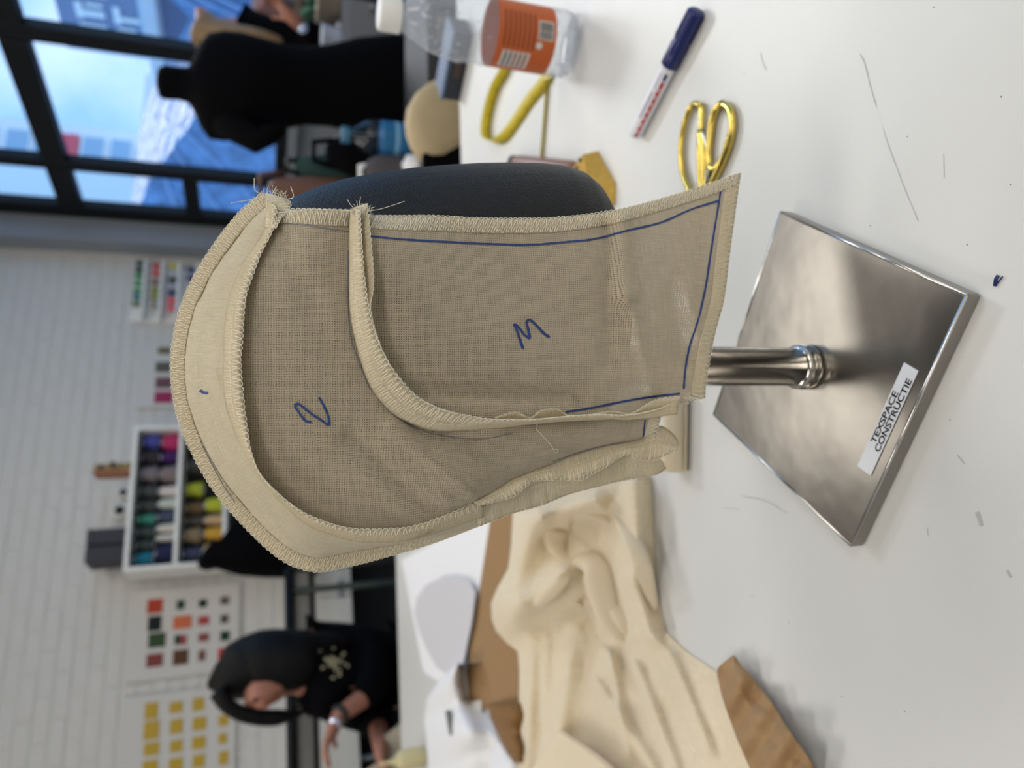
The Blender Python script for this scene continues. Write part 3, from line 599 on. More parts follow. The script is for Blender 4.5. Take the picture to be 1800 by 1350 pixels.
for i in range(1, 79):
    a, b = Vector(v_[2*i]), Vector(v_[2*i+1]); a2, b2 = Vector(v_[2*i+2]) if i < 79 else a, Vector(v_[2*i+3]) if i < 79 else b
    n = (a2-a).cross(b-a).normalized()*.0006; L = .55 if i % 5 == 0 else .28
    for s in (1, -1): mk.add([a.lerp(b, .04)+n*s, a.lerp(b, L)+n*s, a.lerp(a2, .28).lerp(b.lerp(b2, .28), L)+n*s, a.lerp(a2, .28).lerp(b.lerp(b2, .28), .04)+n*s], [(0, 1, 2, 3)])
mk.build('graduation', M['tapemark'], mt)
c = spl([(966, 150, 0), (962, 200, 0), (958, 250, 0), (954, 300, 0), (950, 340, 0)], 24); v_ = []; f_ = []
for i in range(24):
    p = T(c[i, 0], c[i, 1]); n = Vector((-1, .15, 0)).normalized(); v_ += [p+Z*.0006, p+Z*.006+n*.004]
    if i: f_.append((2*i-2, 2*i-1, 2*i+1, 2*i))
o = MB().add(v_, f_).build('ribbon', M['yellow'], mt, True); sm = o.modifiers.new('t', 'SOLIDIFY'); sm.thickness = .0006
mk = MB()
for i in range(0, 23, 1):
    a, b, a2, b2 = [Vector(v_[j]) for j in (2*i, 2*i+1, 2*i+2, 2*i+3)]; q = Vector((0, -.0008, .0002))
    mk.add([a+q, b+q, a.lerp(a2, .3)+q, b.lerp(b2, .3)+q], [(0, 1, 3, 2)])
mk.build('graduation', M['tapemark'], mt)
# whiteboard marker
m0, m1 = T(1126, 240), T(1238, 22); ax = (m1-m0).normalized(); Lm = (m1-m0).length; q = ax.to_track_quat('Z', 'Y').to_matrix(); rm = .0078; m0 = m0+Z*rm
mk = empty('marker_pen', (m0.x, m0.y, TZ), 'white marker pen with a dark blue cap and red print', 'marker')
k = Lm
MB().lathe([(.0045, 0), (.0066, .0008), (.0074, .004), (.0078, .012), (.0078, k*.60), (.0074, k*.62)], m0, 32, axis=q).build('barrel', M['wplastic'], mk, True)
MB().lathe([(.0083, k*.60), (.0089, k*.605), (.0089, k*.76), (.0082, k*.775), (.0080, k*.985), (.0070, k)], m0, 24, axis=q).build('cap', M['navy'], mk, True)
g = MB()
sd = ax.cross(Z).normalized()
for i in range(8):
    a = 2*PI*i/8; d = sd*math.cos(a)+Z*math.sin(a); g.tube([m0+ax*k*.80+d*.0082, m0+ax*k*.99+d*.0078], .0011, 6)
g.build('grip_rib', M['navy'], mk)
def bar_on_pen(t0, t1, ang, w, m, name):
    d = sd*math.cos(ang)+Z*math.sin(ang); e = sd*-math.sin(ang)+Z*math.cos(ang); mbq = MB(); a, b = m0+ax*k*t0+d*.00795, m0+ax*k*t1+d*.00795
    mbq.add([a-e*w-d*(w*w/.0156), a, a+e*w-d*(w*w/.0156), b-e*w-d*(w*w/.0156), b, b+e*w-d*(w*w/.0156)], [(0, 1, 4, 3), (1, 2, 5, 4)]); mbq.build(name, m, mk)
ang = math.radians(50)
bar_on_pen(.03, .50, math.radians(18), .0017, M['red'], 'red_band'); bar_on_pen(.51, .56, math.radians(20), .0015, M['navy'], 'blue_square'); bar_on_pen(.18, .40, math.radians(58), .0007, mat('grey_print', (120, 124, 150), .5), 'text_line')
bar_on_pen(.43, .55, math.radians(60), .0005, mat('grey_print2', (150, 154, 180), .5), 'text_line')
for i in range(7): bar_on_pen(.06+i*.06, .09+i*.06, math.radians(22), .0006, M['wplastic'], 'text_line')
# gold scissors
sz = TZ+.004
sc_ = empty('scissors', T(1240, 330), 'gold handled scissors lying half under the hem of the hood', 'scissors')
def loop(pts, r, name, m=M['gold'], z=sz, n=60, closed=True):
    P = pts+[pts[0]] if closed else pts; c = spl([(a, b, 0) for a, b in P], n); MB().tube([T(x[0], x[1], z) for x in c], r, 10).build(name, m, sc_, True)
loop([(1233, 186), (1220, 183), (1210, 198), (1202, 225), (1197, 260), (1199, 295), (1208, 325), (1222, 350), (1232, 345), (1231, 310), (1230, 260), (1234, 210)], .0030, 'handle')
loop([(1270, 182), (1283, 192), (1288, 215), (1284, 245), (1274, 275), (1256, 297), (1248, 290), (1246, 265), (1249, 235), (1254, 205), (1262, 188)], .0034, 'handle')
loop([(1232, 230), (1236, 270), (1238, 310), (1236, 350), (1234, 380)], .0042, 'shank', closed=False, n=24)
loop([(1284, 238), (1272, 280), (1258, 310), (1244, 345), (1238, 385)], .0036, 'shank', closed=False, n=24)
loop([(1236, 232), (1243, 258), (1246, 290), (1242, 320)], .0022, 'finger_spur', M['blade'], closed=False, n=20)
for pts in ([(1228, 370), (1244, 372), (1240, 440), (1226, 515)], [(1226, 372), (1240, 375), (1228, 450), (1220, 512)]):
    MB().prism([T(*p)[:2] for p in pts], TZ+.001 if pts[0][0] == 1228 else TZ+.003, TZ+.003 if pts[0][0] == 1228 else TZ+.005).build('blade', M['blade'], sc_, bevel=.0003)
p = T(1236, 385); MB().lathe([(.0055, sz-.003), (.0055, sz+.0035), (.004, sz+.0045)], (p.x, p.y, 0), 20).build('pivot_screw', M['gold'], sc_, True)
# yellow faceted pincushion
pc = T(1075, 318); pr = [T(1052, 265), T(1084, 322), T(1083, 362), T(1030, 372), T(1020, 330), T(1032, 290)]
pcu = empty('pincushion', pc, 'yellow woven faceted pincushion with dark pin heads beside the chin of the black head', 'pincushion')
pts = [tuple(p) for p in pr]; cn = sum((Vector(p) for p in pts), Vector())/6
vs = [Vector(p)+Z*.0005 for p in pts]+[cn.lerp(Vector(p), .62)+Z*.026 for p in pts]+[cn+Z*.033]
vs[6] = Vector(pts[0]).lerp(cn, .15)+Z*.020
MB().add(vs, [(5, 4, 3, 2, 1, 0)]+[(i, (i+1) % 6, 6+(i+1) % 6, 6+i) for i in range(6)]+[(6+i, 6+(i+1) % 6, 12) for i in range(6)]).build('cushion', mat('mustard_weave', (188, 152, 66), .8, var=.12, vscale=120, bump=(500, .0008)), pcu, bevel=.001)
PHM = mat('pin_head_dark', (44, 40, 52), .4)
for k, (rk_, tt_) in enumerate([(4, .9), (4, .6), (5, .5), (5, .85), (0, .5), (3, .6), (3, .9), (4, .3), (0, .8), (2, .6), (5, .2)]):
    p = cn+Z*.033; p = p.lerp(vs[6+rk_], tt_*.97)+Z*.001; MB().lathe([(.0003, -.0024), (.0023, -.0009), (.0023, .0009), (.0003, .0024)], p, 8).build('pin_head', PHM, pcu, True)
# brown tube with black cap
e0, e1 = T(900, 284, TZ+.012), T(1008, 298, TZ+.012); q = (e1-e0).normalized().to_track_quat('Z', 'Y').to_matrix(); Lt = (e1-e0).length
bt = empty('brown_tube', (e0.x, e0.y, TZ), 'brown plastic tube with a round black cap lying behind the black head', 'tube')
MB().lathe([(.006, .022), (.0102, .026), (.0105, .032), (.0105, Lt-.004), (.008, Lt)], e0, 28, axis=q).build('tube_body', mat('brown_plastic', (138, 106, 92), .4), bt, True)
MB().lathe([(.003, 0), (.008, .001), (.0098, .006), (.0100, .012), (.0098, .022), (.007, .024)], e0, 28, axis=q).build('cap', M['blackp'], bt, True)
# dark box by the far edge
f0, f1 = T(808, 178), T(832, 62); dx = (f1-f0).normalized(); dy = Z.cross(dx); Lb = (f1-f0).length
cc = (f0+f1)/2+dy*.035+Z*.021
M3 = Matrix((dx, dy, Z)).transposed()
bxr = empty('dark_box', (cc.x, cc.y, TZ), 'flat dark blue box at the far table edge behind the drink bottle', 'box')
MB().box(cc-Z*.004, (Lb, .070, .034), M=M3).build('tray', mat('box_dark', (26, 32, 44), .5), bxr, bevel=.001)
MB().box(cc+Z*.0155, (Lb+.003, .073, .006), M=M3).build('lid', mat('box_lit_top', (66, 88, 122), .45), bxr, bevel=.001)  # paler blue paints in the light falling on the box top
MB().box(cc-dy*.0356-Z*.004, (Lb*.3, .0006, .014), M=M3).build('sticker', mat('box_sticker', (70, 52, 44), .6), bxr)

# ------------------------------------------------------------------ left side: muslin heap and papers
def hsheet(name, rowsL, rowsR, ys, nx, hfun, m, parent=None, skirt=True, z0=TZ, th=.0008):
    """sheet of cloth lying on the table; rowsL/rowsR give its edges, hfun its height above the top"""
    yy = np.linspace(ys[0], ys[-1], int(abs(ys[-1]-ys[0])/7)+2); L = np.interp(yy, ys, rowsL); Rr = np.interp(yy, ys, rowsR)
    vs = []; fs = []; uvs = []
    for i, y in enumerate(yy):
        for j in range(nx):
            t = j/(nx-1); x = L[i]*(1-t)+Rr[i]*t; h = max(.0015, hfun(x, y, t)); p = T(x, y, z0+h); vs.append(p); uvs.append((p.x, p.y))
    n = len(yy)
    for i in range(n-1):
        for j in range(nx-1): fs.append((i*nx+j, (i+1)*nx+j, (i+1)*nx+j+1, i*nx+j+1))
    if skirt:
        for side in (0, nx-1):
            b = len(vs)
            for i in range(n): q = vs[i*nx+side]; off = (vs[i*nx+side]-vs[i*nx+(1 if side == 0 else nx-2)]); off.z = 0; vs.append(Vector((q.x, q.y, z0+.0008))-off*.3); uvs.append((q.x+.01, q.y))
            for i in range(n-1): fs.append((i*nx+side, (i+1)*nx+side, b+i+1, b+i))
        for r in (0, n-1):
            b = len(vs)
            for j in range(nx): q = vs[r*nx+j]; vs.append(Vector((q.x, q.y, z0+.0008))); uvs.append((q.x, q.y))
            for j in range(nx-1): fs.append((r*nx+j, r*nx+j+1, b+j+1, b+j))
    me = bpy.data.meshes.new(name); me.from_pydata([tuple(v) for v in vs], [], fs); u = me.uv_layers.new(name='UVMap')
    for lp_ in me.loops: u.data[lp_.index].uv = uvs[lp_.vertex_index]
    bm = bmesh.new(); bm.from_mesh(me); bmesh.ops.recalc_face_normals(bm, faces=bm.faces); bm.to_mesh(me); bm.free()
    return link(name, me, m, parent, True)
def seg(x, y, a, b, w, h):
    vx, vy = b[0]-a[0], b[1]-a[1]; t = max(0, min(1, ((x-a[0])*vx+(y-a[1])*vy)/(vx*vx+vy*vy))); d = math.hypot(x-a[0]-t*vx, y-a[1]-t*vy); return h*math.exp(-(d/w)**2)
def heap_h(x, y, t):
    h = .005
    h += seg(x, y, (892, 1045), (930, 925), 36, .052)+seg(x, y, (905, 1085), (985, 1010), 30, .040)
    h += seg(x, y, (955, 905), (1045, 878), 22, .046)-seg(x, y, (1020, 925), (1055, 950), 15, .030)
    h += seg(x, y, (1110, 860), (1118, 1000), 26, .024)+seg(x, y, (1110, 1020), (1150, 1120), 12, .016)
    h += seg(x, y, (935, 1130), (925, 1350), 16, .016)+seg(x, y, (1010, 1110), (975, 1330), 20, .020)-seg(x, y, (1035, 1050), (1065, 1130), 10, .014)
    h += seg(x, y, (1120, 1170), (1190, 1350), 8, .009)+seg(x, y, (1075, 1150), (1105, 1330), 8, .008)+seg(x, y, (1180, 1150), (1250, 1320), 7, .008)+seg(x, y, (1050, 1200), (1150, 1350), 9, .010)
    h += seg(x, y, (1060, 1090), (1075, 1180), 12, .012)+seg(x, y, (960, 1120), (960, 1260), 9, .008)
    h += .0028*float(smooth_noise(np.array(x/24), np.array(y/60), 21))
    e = min(1, (1-t)*9+.12); return h*e
ysh = [840, 880, 920, 960, 1000, 1030, 1060, 1090, 1110, 1130, 1145, 1180, 1250, 1300, 1400]
Lh = [905, 903, 900, 898, 893, 876, 863, 864, 872, 890, 910, 912, 911, 910, 908]
Rh = [1143, 1145, 1146, 1147, 1148, 1152, 1160, 1166, 1170, 1190, 1206, 1258, 1330, 1385, 1480]
hp = hsheet('muslin_cloth', Lh, Rh, ysh, 110, heap_h, M['heap']); tag(hp, 'length of cream muslin heaped in folds on the left of the steel base', 'fabric')
def fold(pts, hgt, lean, name='fold'):
    c = spl([(x, y, 0) for x, y in pts], 50); vs = []; fs = []; K = 9
    for i in range(50):
        x, y = c[i, 0], c[i, 1]; j0, j1 = max(0, i-1), min(49, i+1); h0 = heap_h(x, y, .4); p = T(x, y, TZ+h0); tt = (T(c[j1, 0], c[j1, 1])-T(c[j0, 0], c[j0, 1])).normalized(); n = Vector((0, 0, 1)).cross(tt)*lean; env = math.sin(PI*min(1, max(0, i/49)))**.5*hgt
        for k in range(K):
            a = PI*1.05*k/(K-1); vs.append(p+n*env*(1-math.cos(a))*.55+Vector((0, 0, env*math.sin(a)-.002)))
        if i: fs += [((i-1)*K+k, i*K+k, i*K+k+1, (i-1)*K+k+1) for k in range(K-1)]
    o = MB().add(vs, fs).build(name, M['heap'], hp, True); sm = o.modifiers.new('t', 'SOLIDIFY'); sm.thickness = .0007
fold([(1000, 985), (998, 950), (1012, 925), (1045, 915), (1075, 922)], .034, 1); fold([(1005, 990), (1040, 970), (1068, 985), (1082, 1030), (1092, 1085), (1098, 1130)], .030, -1)
fold([(1078, 905), (1110, 960), (1130, 1010), (1150, 1075)], .014, 1); fold([(1010, 1065), (1060, 1070), (1088, 1090), (1100, 1120)], .016, 1); fold([(940, 1060), (965, 1030), (1000, 1000)], .016, -1)
# draped loop of cloth rising out of the heap
def curl(name, path, width_dir, wid, r, label=None, parent=None):
    pass
rl0, rl1 = T(1186, 690, TZ+.012), T(1184, 828, TZ+.012)
q = (rl1-rl0).normalized().to_track_quat('Z', 'Y').to_matrix(); Lr = (rl1-rl0).length
MBr = MB(); sp = []
for i in range(60): a = i*.42; rr = .003+.0098*i/60; sp.append((rr*math.cos(a), rr*math.sin(a)))
vs = []; fs = []
for i, (x, y) in enumerate(sp): vs += [rl0+q @ Vector((x, y, 0)), rl0+q @ Vector((x, y, Lr*(1-.04*random.random()*0)))]; fs += [(2*i-2, 2*i-1, 2*i+1, 2*i)] if i else []
o = MBr.add(vs, fs).build('muslin_roll', M['heap'], None, True); sm = o.modifiers.new('t', 'SOLIDIFY'); sm.thickness = .0006
tag(o, 'small roll of cream muslin lying behind the hem of the hood', 'fabric roll')
# folded corner of cloth lowest left
fo = [T(980, 1285, TZ+.045), T(1045, 1330, TZ+.040), T(1120, 1400, TZ+.034), T(900, 1400, TZ+.045)]
fz = [Vector((p.x, p.y, 0)) for p in fo]
tag(MB().add([p for p in fo]+[p-Z*.008 for p in fo], [(0, 1, 2, 3), (7, 6, 5, 4)]+[(i, (i+1) % 4, 4+(i+1) % 4, 4+i) for i in range(4)]).build('folded_cloth', M['heap'], bevel=.002), 'pale folded square of muslin on top of the heaped cloth at the left frame edge', 'fabric')
# kraft strip in the lower left
def kh(x, y, t): return .014+.007*math.sin((y-1150)/30+t*3)*t+.004*math.sin((x+y*.6)/11)+.003*abs(math.sin((x*.7-y)/16))+.016*max(0, min(1, (y-1160)/60))*(1-abs(2*t-1))*.4
ks = hsheet('kraft_strip', [1287, 1262, 1260, 1268, 1276, 1296, 1318, 1345], [1292, 1305, 1318, 1345, 1362, 1398, 1432, 1475], [1153, 1172, 1185, 1220, 1246, 1300, 1350, 1410], 30, kh, M['kraft'], skirt=False)
sm = ks.modifiers.new('t', 'SOLIDIFY'); sm.thickness = .0008; tag(ks, 'crumpled strip of brown kraft paper resting across the corner of the muslin', 'paper')
# kraft card and bag on the far table
pl = [T(868, 895), T(915, 890), T(915, 1262), T(812, 1233), T(820, 1200)]
tag(MB().prism([p[:2] for p in pl], TZ+.001, TZ+.004).build('kraft_card', M['kraft2'], bevel=.0005), 'long flat piece of brown card between the white paper and the muslin', 'card')
def bgh(x, y, t): return .008+.022*math.sin(PI*t)+.006*math.sin(y/9.0)
tag(hsheet('paper_bag', [858, 862, 872, 884, 900], [925, 925, 925, 925, 925], [1238, 1262, 1285, 1310, 1340], 16, bgh, M['bag'], skirt=True), 'dark brown paper bag lying beside the tissue paper and muslin', 'bag')
# white rounded paper
pl = [T(*p) for p in ((738, 1075), (742, 1050), (758, 1028), (785, 1015), (812, 1014), (835, 1020), (848, 1040), (842, 1090), (832, 1135), (824, 1178), (800, 1184), (778, 1172), (760, 1140), (745, 1105))]
tag(MB().prism([p[:2] for p in pl], TZ+.012, TZ+.014).build('pattern_piece', mat('grey_white_card', (206, 204, 208), .8), bevel=.0005), 'rounded pale grey pattern piece beside the kraft card', 'pattern piece')
pl = [T(*p) for p in ((706, 985), (855, 905), (866, 925), (826, 1195), (790, 1210), (745, 1180), (712, 1010))]
tag(MB().prism([p[:2] for p in pl], TZ+.0008, TZ+.0015).build('paper_sheet', M['paper']), 'white sheet of paper under the rounded pattern piece', 'paper')
def tsh(x, y, t): return .005+.040*abs(math.sin((x*.8-y*.35)/38+1.4*math.sin(y/70)))*math.sin(PI*min(1, max(0, t)))+.010*abs(math.sin((x*.4+y)/31))
tag(hsheet('tissue_paper', [800, 770, 750, 745, 748, 752, 750], [808, 812, 822, 850, 872, 900, 905], [1168, 1200, 1230, 1270, 1300, 1340, 1400], 44, tsh, M['paper']), 'crumpled white tissue paper spread beside the kraft card', 'paper')
pl = [T(*p) for p in ((815, 1236), (850, 1230), (852, 1256), (822, 1262))]; tag(MB().prism([p[:2] for p in pl], TZ+.0045, TZ+.006).build('paper_tag', M['white']), 'small white paper tag on top of the kraft card', 'paper tag')
p0, p1 = T(788, 1250, TZ+.05), T(795, 1290, TZ+.05); sd2 = Vector((.006, 0, 0))
tag(MB().tube([p0, p1], .006, 10).build('chalk_pencil', mat('grey_pencil', (120, 120, 116), .5)), 'short grey chalk pencil lying in the tissue paper', 'pencil')
# glue bottle
g0 = T(747, 1329); hB = (W(668, 1316, g0.y).z-TZ)
gl = empty('glue_bottle', g0, 'small cream coloured glue bottle with a thin nozzle near the far table edge', 'bottle'); M['glue'] = mat('cream_plastic', (206, 194, 148), .4)
MB().lathe([(.022, TZ), (.024, TZ+.003), (.024, TZ+hB*.52), (.020, TZ+hB*.60), (.011, TZ+hB*.66)], (g0.x, g0.y, 0), 28).build('bottle_body', M['glue'], gl, True)
MB().lathe([(.012, TZ+hB*.655), (.011, TZ+hB*.70), (.005, TZ+hB*.76), (.0035, TZ+hB*.93), (.006, TZ+hB*.95), (.005, TZ+hB)], (g0.x, g0.y, 0), 20).build('nozzle', M['glue'], gl, True)

# ------------------------------------------------------------------ brick wall furniture
def fbox(name, px0, py0, px1, py1, b, dep, m, parent=None, bevel=.003, front=True):
    """box whose front face (at depth b) spans the two corners"""
    a0, z0 = AB(px0, py0, b); a1, z1 = AB(px1, py1, b); return room_box(name, min(a0, a1), max(a0, a1), b, b+dep, min(z0, z1), max(z0, z1), m, parent, bevel=bevel)
SB = 4.16
sa0 = AB(230, 1000, SB)[0]; sa1 = AB(232, 752, SB)[0]
zt_ = [AB(x, 900, SB)[1] for x in (228, 312, 395, 478)]
th = .022
rk = empty('thread_shelf', R((sa0+sa1)/2, SB+.13, zt_[3]), 'white wall cabinet with three shelves of coloured thread cones', 'shelf', rz=PHI)
for z in zt_: room_box('shelf_board', sa0, sa1, SB, SB+.24, z-th/2, z+th/2, M['white'], rk, bevel=.002)
for a in (sa0, sa1): room_box('side_panel', a-th/2, a+th/2, SB, SB+.24, zt_[3]-th/2, zt_[0]+th/2, M['white'], rk, bevel=.002)
room_box('back_panel', sa0, sa1, SB+.235, SB+.245, zt_[3], zt_[0], mat('cabinet_back', (46, 46, 48), .8), rk)
cone_me = {}
def cone(px0, px1, py0, py1, col, shelf, lbl, b=SB+.05):
    a0 = AB(250, py1, b)[0]; a1 = AB(250, py0, b)[0]; a = (a0+a1)/2; r = abs(a1-a0)/2*.98
    H = (zt_[shelf]-zt_[shelf+1]-th); zb_ = zt_[shelf+1]+th/2; h = H*.47; z = zb_ if px0 > (229, 312, 395)[shelf]+32 else zb_+h+.002
    p = R(a, b+.03, z); r = min(r, .052); a = min(max(a, sa0+th/2+r+.002), sa1-th/2-r-.002); p = R(a, b+.03, z)
    t = empty('thread_cone', p, lbl, 'thread cone', 'thread cones in the wall cabinet')
    MB().lathe([(r*.94, .004), (r, .012), (r*.80, h*.86), (r*.70, h*.9)], (0, 0, 0), 20).build('yarn', mat('yarn', col, .85), t, True, wv=False)
    MB().lathe([(r*.6, 0), (r*.35, h*.95), (r*.25, h)], (0, 0, 0), 14).build('spool_core', M['wplastic'], t, True, wv=False)
CN = [(236, 269, 759, 786, (66, 74, 156), 0, 'royal blue cone, upper layer of the top shelf, at its right end'), (236, 269, 788, 815, (44, 40, 46), 0, 'near-black cone beside the royal blue one on the top shelf'), (236, 269, 817, 846, (120, 112, 116), 0, 'light grey cone in the upper layer of the top shelf'),
      (236, 269, 850, 874, (66, 70, 68), 0, 'charcoal cone beside the light grey one, upper layer of top shelf'), (236, 269, 876, 899, (60, 64, 62), 0, 'charcoal cone directly right of the sea green cone'), (236, 269, 901, 921, (54, 130, 112), 0, 'sea green cone in the upper layer of the top shelf'),
      (236, 269, 923, 944, (56, 66, 64), 0, 'dark grey cone directly left of the sea green cone'), (236, 269, 946, 967, (54, 62, 60), 0, 'dark grey cone directly right of the teal cone'), (236, 269, 968, 992, (22, 112, 134), 0, 'teal cone at the left end of the top shelf'),
      (271, 305, 758, 789, (176, 42, 98), 0, 'magenta cone, lower layer of the top shelf, at its right end'), (271, 305, 791, 813, (62, 18, 92), 0, 'deep purple cone beside the magenta one'), (271, 305, 817, 848, (124, 112, 112), 0, 'warm grey cone in the lower layer of the top shelf'),
      (271, 305, 853, 873, (206, 196, 192), 0, 'white cone beside the warm grey one, lower layer'), (271, 305, 875, 895, (186, 196, 184), 0, 'greenish white cone right of the slate one'), (271, 305, 897, 918, (64, 72, 92), 0, 'slate blue cone in the lower layer of the top shelf'),
      (271, 305, 920, 937, (198, 194, 184), 0, 'off white cone right next to the slate blue one'), (271, 305, 938, 953, (190, 188, 178), 0, 'off white cone right next to the navy one'), (271, 305, 956, 990, (18, 28, 66), 0, 'navy cone, lower layer of the top shelf, at its left end'),
      (320, 352, 849, 876, (164, 170, 44), 1, 'lime green cone, upper layer of the middle shelf'), (320, 352, 760, 790, (90, 120, 122), 1, 'blue grey cone at the right end of the middle shelf'), (320, 352, 795, 845, (58, 58, 56), 1, 'wide dark cone beside the lime green one on the middle shelf'),
      (355, 388, 878, 905, (174, 180, 50), 1, 'lime green cone, lower layer of the middle shelf'), (320, 352, 884, 907, (104, 80, 52), 1, 'brown cone, upper layer of the middle shelf'), (355, 388, 909, 929, (190, 160, 120), 1, 'pale tan cone between the lime and the gold cones'),
      (320, 352, 930, 960, (130, 114, 86), 1, 'khaki cone, upper layer of the middle shelf'), (355, 388, 931, 956, (196, 150, 52), 1, 'golden yellow cone on the middle shelf'), (320, 352, 965, 990, (62, 66, 92), 1, 'grey blue cone at the left end of the middle shelf'),
      (355, 388, 960, 985, (196, 172, 122), 1, 'cream cone at the left end of the lower layer, middle shelf'), (402, 435, 925, 952, (168, 104, 140), 2, 'pink cone on the lowest shelf'), (402, 435, 960, 988, (70, 66, 84), 2, 'dark cone left of the pink one on the lowest shelf'),
      (320, 352, 909, 929, (74, 66, 56), 1, 'dark brown cone between the brown and khaki ones')]
for q_ in CN: cone(*q_)
# on the cabinet
def topbox(name, px0, py0, px1, py1, m, lbl, cat, b=SB+.02, dep=.16, grp=None):
    o = fbox(name, px0, py0, px1, py1, b, dep, m); tag(o, lbl, cat, grp); return o
ztop = zt_[0]+th/2
for i, (p0, p1) in enumerate(((927, 955), (957, 985))):
    a0, a1 = AB(200, p1, SB+.02)[0], AB(200, p0, SB+.02)[0]; z1 = AB(152, 950, SB+.02)[1]
    t = empty('storage_box', R((a0+a1)/2, SB+.12, ztop), ('right' if i == 0 else 'left')+' one of the two charcoal storage boxes on the thread cabinet', 'box', rz=PHI)
    room_box('box_body', a0, a1-.003, SB+.02, SB+.2, ztop, z1-.02, mat('charcoal_box', (44, 46, 54), .6), t, bevel=.004); room_box('lid', a0-.002, a1-.001, SB+.018, SB+.202, z1-.02, z1, mat('charcoal_lid', (54, 56, 64), .5), t, bevel=.004)
for i, (py, r) in enumerate(((868, .036), (899, .046))):
    a = AB(205, py, SB+.06)[0]; p = R(a, SB+.06, ztop+r); t = empty('tape_roll', R(a, SB+.06, ztop), ('small' if i == 0 else 'large')+' white tape roll standing on edge on the thread cabinet', 'tape roll')
    qx = Vector((D1[0], D1[1], 0)).to_track_quat('Z', 'Y').to_matrix()
    MB().lathe([(r*.55, -.02), (r, -.02), (r, .02), (r*.55, .02)], p, 28, axis=qx).build('tape', mat('tape_white', (200, 200, 196), .5), t, True); MB().lathe([(r*.30, -.021), (r*.55, -.021), (r*.55, .021), (r*.30, .021)], p, 24, axis=qx).build('core', M['blackp'], t, True)
a0, a1 = AB(200, 832, SB+.05)[0], AB(200, 800, SB+.05)[0]; 
t = empty('plant_tray', R((a0+a1)/2, SB+.1, ztop), 'wooden block with small dark plants on the thread cabinet', 'tray', rz=PHI)
zz0, zz1 = ztop, AB(165, 820, SB+.05)[1]
ta = AB(200, 830, SB+.05)[0]; room_box('wooden_board', ta-.004, ta+.012, SB+.03, SB+.15, zz0, zz1, mat('orange_wood', (164, 110, 74), .6), t, bevel=.002)
for i in range(9): z = zz0+.02+i*(zz1-zz0-.03)/8; p = R(ta+.035+.02*random.random(), SB+.08, z); MB().lathe([(.002, -.016), (.016+.012*random.random(), -.004), (.018, .008), (.003, .018)], p, 9).build('sprig' if i % 2 else 'figurine', mat('tray_item', random.choice([(40, 48, 40), (150, 128, 80), (36, 40, 48), (170, 150, 100)]), .6), t, True)
# swatch boards
def board(px0, py0, px1, py1, lbl, b, rows, name='swatch_board', m=mat('board_paper', (206, 204, 200), .8)):
    a0, z0 = AB(px0, py0, b); a1, z1 = AB(px1, py1, b); t = empty(name, R((a0+a1)/2, b, min(z0, z1)), lbl, 'swatch board', rz=PHI)
    room_box('backing_sheet', min(a0, a1), max(a0, a1), b, b+.006, min(z0, z1), max(z0, z1), m, t, bevel=.001)
    for (x0, y0, x1, y1, col) in rows: fbox('swatch', x0, y0, x1, y1, b-.004, .004, mat('swatch', col, .85), t, bevel=.0005)
    return t
c7 = lambda x0, y0, x1, y1, col: (180+x0/4.09, 1020+y0/4.09, 180+x1/4.09, 1020+y1/4.09, col)
RD, DG, OR, MR, BRN, YL = (176, 62, 44), (18, 40, 34), (204, 110, 74), (130, 62, 62), (92, 60, 36), (190, 158, 56)
board(228, 1040, 420, 1176, 'wall board of red, green and brown fabric swatches', BW-.02, [c7(325, 140, 430, 230, RD), c7(330, 262, 420, 360, (14, 24, 26)), c7(332, 385, 450, 475, (52, 74, 46)), c7(318, 535, 432, 615, MR),
      c7(535, 145, 590, 205, (34, 62, 50)), c7(510, 262, 640, 340, OR), c7(520, 395, 560, 460, (16, 56, 40)), c7(562, 395, 605, 460, (160, 70, 76)), c7(508, 505, 615, 600, BRN), c7(695, 140, 750, 190, (16, 40, 32)), c7(690, 262, 765, 315, (172, 66, 62)),
      c7(690, 385, 765, 435, (140, 74, 70)), c7(690, 505, 740, 575, (120, 78, 70)), c7(850, 120, 910, 170, (96, 78, 70)), c7(850, 250, 905, 305, (84, 72, 62)), c7(848, 370, 915, 430, (12, 52, 38)), c7(832, 490, 885, 580, (190, 46, 46)), c7(890, 500, 950, 570, (96, 84, 82))])
board(212, 1228, 412, 1420, 'wall board of mustard yellow fabric swatches', BW-.02, [c7(308, 885, 395, 990, YL), c7(300, 1020, 405, 1135, YL), c7(300, 1175, 408, 1250, YL), c7(288, 1305, 395, 1400, YL), c7(485, 880, 575, 945, YL), c7(488, 1005, 575, 1095, YL), c7(488, 1155, 575, 1228, YL),
      c7(480, 1285, 575, 1380, YL), c7(650, 850, 730, 930, YL), c7(650, 990, 745, 1070, YL), c7(645, 1130, 740, 1205, YL), c7(650, 1260, 735, 1340, YL), c7(835, 975, 905, 1040, YL), c7(835, 1105, 895, 1170, YL), c7(838, 1235, 905, 1320, YL)])
board(245, 600, 360, 716, 'wall board of olive and pink samples partly behind the hood', BW-.02, [(278, 610, 300, 622, (110, 104, 70)), (274, 636, 300, 654, (96, 92, 86)), (274, 663, 302, 682, (112, 76, 84)), (272, 688, 303, 708, (158, 46, 90)), (310, 620, 330, 640, (90, 96, 90)), (310, 660, 330, 690, (120, 60, 70))])
